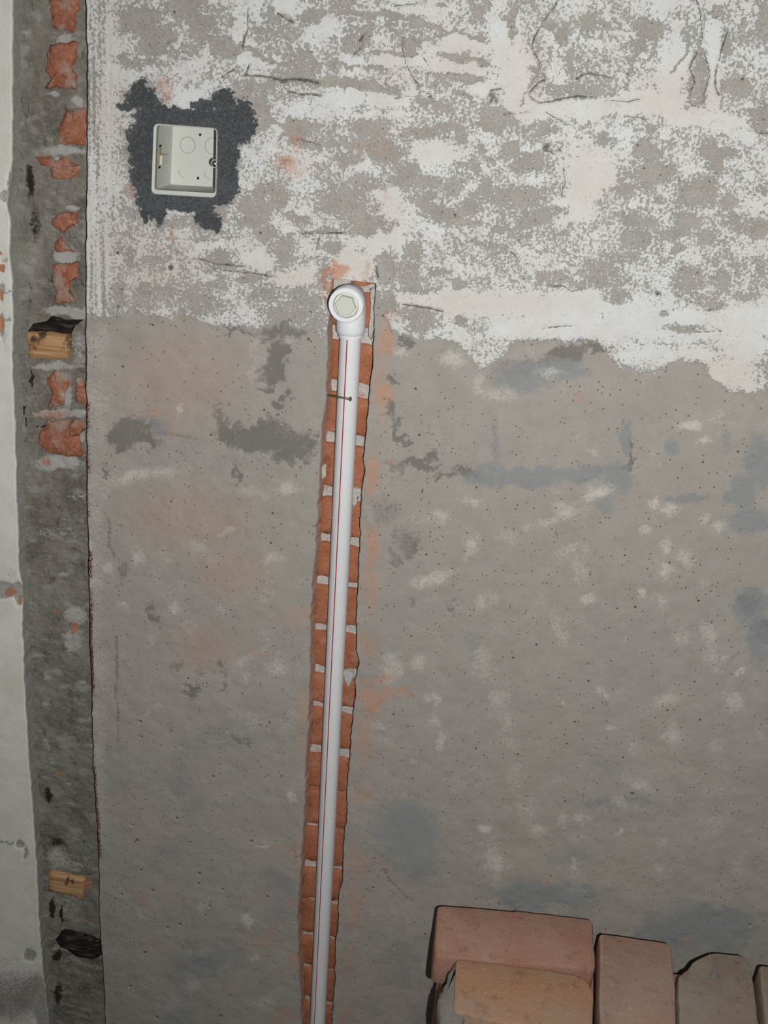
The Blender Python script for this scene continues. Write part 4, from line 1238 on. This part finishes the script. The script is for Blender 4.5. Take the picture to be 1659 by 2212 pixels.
# ------------------------------------------------------------------ bent nail that holds the pipe
n0, n1 = P(701, 852.5, -.004), P(756.5, 862, .0088)
nail = bpy.data.objects.new('nail', None)
nail.location = tuple(n0)
COL.objects.link(nail)
prop(nail, 'rusty nail driven beside the channel across the white pipe', 'nail')
nd = n1 - n0
nl = np.linalg.norm(nd)
V, Fs = lathe([(.0007, -.012), (.0012, -.004), (.00125, nl * .5), (.0012, nl - .0006)], 16, 'Z')
me = mesh_py('shank', [np.array(v) - n0 for v in place(V, n0, (0, 0, 1), nd)], Fs, True)
link('shank', me, m_nail, nail)
V, Fs = lathe([(.0012, nl - .0012), (.0024, nl - .0004), (.0026, nl + .0002), (.0022, nl + .0009), (.0008, nl + .0012)], 20, 'Z')
me = mesh_py('head', [np.array(v) - n0 for v in place(V, n0, (0, 0, 1), nd)], Fs, True)
link('head', me, m_nail, nail)

# ------------------------------------------------------------------ loose bricks stacked against the wall
BT, STEP = .0485, .0503                              # brick thickness and layer height
BW, BLN = .090, .200
m_pink = fired_clay('pinkish_brick', (.365, .192, .132, 1), (.41, .235, .172, 1), .12, .22, .6)
m_tan = fired_clay('orange_tan_brick', (.43, .235, .130, 1), (.405, .245, .160, 1), .12, .22, .6)
m_brown = fired_clay('brownish_brick', (.375, .225, .162, 1), (.395, .255, .192, 1), .10, .22, .6)
m_greyb = fired_clay('mortar_dusted_brick', (.295, .220, .165, 1), (.30, .25, .20, 1), .10, .45, .6)
m_crust = plain('grey_mortar_crust', (.235, .222, .198, 1), .95, .15, 0, .3)


def brick_mesh(name, poly, z0, z1, r=.004, seed=0, jit=.0007):
    """footprint polygon (world x, y) turned into a worn brick with soft arrises"""
    rs_ = np.random.RandomState(seed)
    p = densify(round_poly(poly, .008, 3), .014)
    p = [np.array(q) + (rs_.rand(2) - .5) * 2 * jit for q in p]
    c = np.mean(p, 0)
    n = len(p)

    def inset(d):
        out = []
        for i in range(n):
            t = p[(i + 1) % n] - p[i - 1]
            t = t / (np.linalg.norm(t) + 1e-9)
            nv = np.array([-t[1], t[0]])
            if np.dot(nv, c - p[i]) < 0: nv = -nv
            out.append(p[i] + nv * d)
        return out

    V, Fs = [], []
    for d, z in ((r, z0), (r * .3, z0 + r * .3), (0, z0 + r), (0, z1 - r), (r * .3, z1 - r * .3), (r, z1)):
        for q in inset(d):
            V.append((q[0], q[1], z + (rs_.rand() - .5) * jit * (0 if z in (z0, z1) else 1)))
    for i in range(5):
        for k in range(n):
            k2 = (k + 1) % n
            Fs.append((i * n + k, i * n + k2, (i + 1) * n + k2, (i + 1) * n + k))
    Fs.append(tuple(range(n)))
    Fs.append(tuple(5 * n + k for k in range(n)))
    ctr = np.array([c[0], c[1], z0])
    me = mesh_py(name, [np.array(v) - ctr for v in V], Fs, True)
    return me, ctr


def auto_edges(o, deg=35):
    md = o.modifiers.new('edges', 'EDGE_SPLIT')
    md.split_angle = math.radians(deg)


def top_brick(px, ztop, mat, label, seed, thick=BT, name='loose_brick'):
    poly = [tuple(PZ(a, b, ztop)[:2]) for a, b in px]
    me, ctr = brick_mesh(name, poly, ztop - thick, ztop, .0042, seed)
    o = link(name, me, mat)
    o.location = tuple(ctr)
    auto_edges(o)
    return prop(o, label, 'brick', 'loose bricks stacked against the wall')


ZT = 10 * STEP
brA = top_brick([(945, 1954), (1120, 1967), (1280, 1984), (1288, 2096), (1100, 2080), (937, 2066)], ZT - .0015, m_pink, 'pinkish brick lying against the wall at the back left of the pile', 1)
brB = top_brick([(984, 2069), (1080, 2080), (1180, 2092), (1240, 2103), (1268, 2117), (1284, 2145), (1280, 2246), (1120, 2218), (978, 2186)], ZT + .002, m_tan, 'orange-tan brick with mortar on its left end, front left of the pile', 2, BT + .002)
brC = top_brick([(1294, 2014), (1450, 2036), (1460, 2140), (1464, 2290), (1296, 2290), (1294, 2140)], ZT - .0015, m_brown, 'brown brick laid end-on to the wall, right of the pinkish one', 3)
brD = top_brick([(1463, 2106), (1486, 2092), (1500, 2074), (1526, 2060), (1545, 2056), (1610, 2063), (1624, 2090), (1640, 2212), (1650, 2300), (1470, 2300)], ZT - .0015, m_greyb, 'grey-brown brick with a broken corner and white smear', 4)
brF = top_brick([(1640, 2082), (1780, 2104), (1806, 2310), (1660, 2300)], ZT + .001, m_greyb, 'grey brick at the right edge, beside the broken one', 5, BT + .001)
# mortar crust on the left end of the tan brick
poly = [tuple(PZ(a, b, ZT - .006)[:2]) for a, b in [(1004, 2082), (984, 2074), (968, 2104), (960, 2128), (948, 2152), (943, 2172), (947, 2205), (960, 2228), (1004, 2215)]]
me, ctr = brick_mesh('mortar_crust', poly, ZT - .040, ZT - .001, .006, 9, .0012)
cr = link('mortar_crust', me, m_crust)
cr.parent = brB
cr.location = tuple(ctr - np.array(brB.location))
auto_edges(cr, 50)
# white smear on the broken brick: a thin skin of plaster
poly = [tuple(PZ(a, b, ZT - .001)[:2]) for a, b in [(1536, 2098), (1542, 2088), (1550, 2087), (1552, 2100), (1548, 2114), (1540, 2116), (1536, 2110)]]
me, ctr = brick_mesh('plaster_smear', poly, ZT - .0025, ZT - .0010, .0006, 12, .0006)
sm = link('plaster_smear', me, m_crust)
sm.parent = brD
sm.location = tuple(ctr - np.array(brD.location))

# layers below: alternately bricks end-on to the wall and bricks laid along it
base_me, _ = brick_mesh('loose_brick', [(-BW / 2, -BLN / 2), (BW / 2, -BLN / 2), (BW / 2, BLN / 2), (-BW / 2, BLN / 2)], 0, BT, .0042, 21)
proto = link('loose_brick', base_me, m_pink)
auto_edges(proto)
lay = []
for k in range(9):
    if k % 2 == 0:
        for i in range(6):
            lay.append((k, .038 + BW / 2 + i * .0935, -.052 - BLN / 2, 0.0))
    else:
        for i in range(3):
            for j in range(2):
                lay.append((k, .036 + BLN / 2 + i * .2035, -.052 - BW / 2 - j * .0935, 90.0))
for n, (k, x, y, a) in enumerate(lay):
    o = proto if n == 0 else proto.copy()
    if n: COL.objects.link(o)
    o.location = (x + random.uniform(-.001, .001), y + random.uniform(-.0015, .0015), k * STEP + .0003)
    o.rotation_euler = (0, 0, math.radians(a + random.uniform(-.5, .5)))
    if k == 8 and x < .1:
        prop(o, 'red brick directly under the pinkish one, only its left side showing', 'brick', 'loose bricks stacked against the wall')
    elif k == 8 and .36 < x < .4551:
        prop(o, 'brick one layer down, glimpsed in the gap before the broken-cornered brick', 'brick', 'loose bricks stacked against the wall')
    else:
        prop(o, 'brick in the lower layers of the stack, mostly hidden under the top bricks', 'brick', 'bricks in the lower layers of the stack')
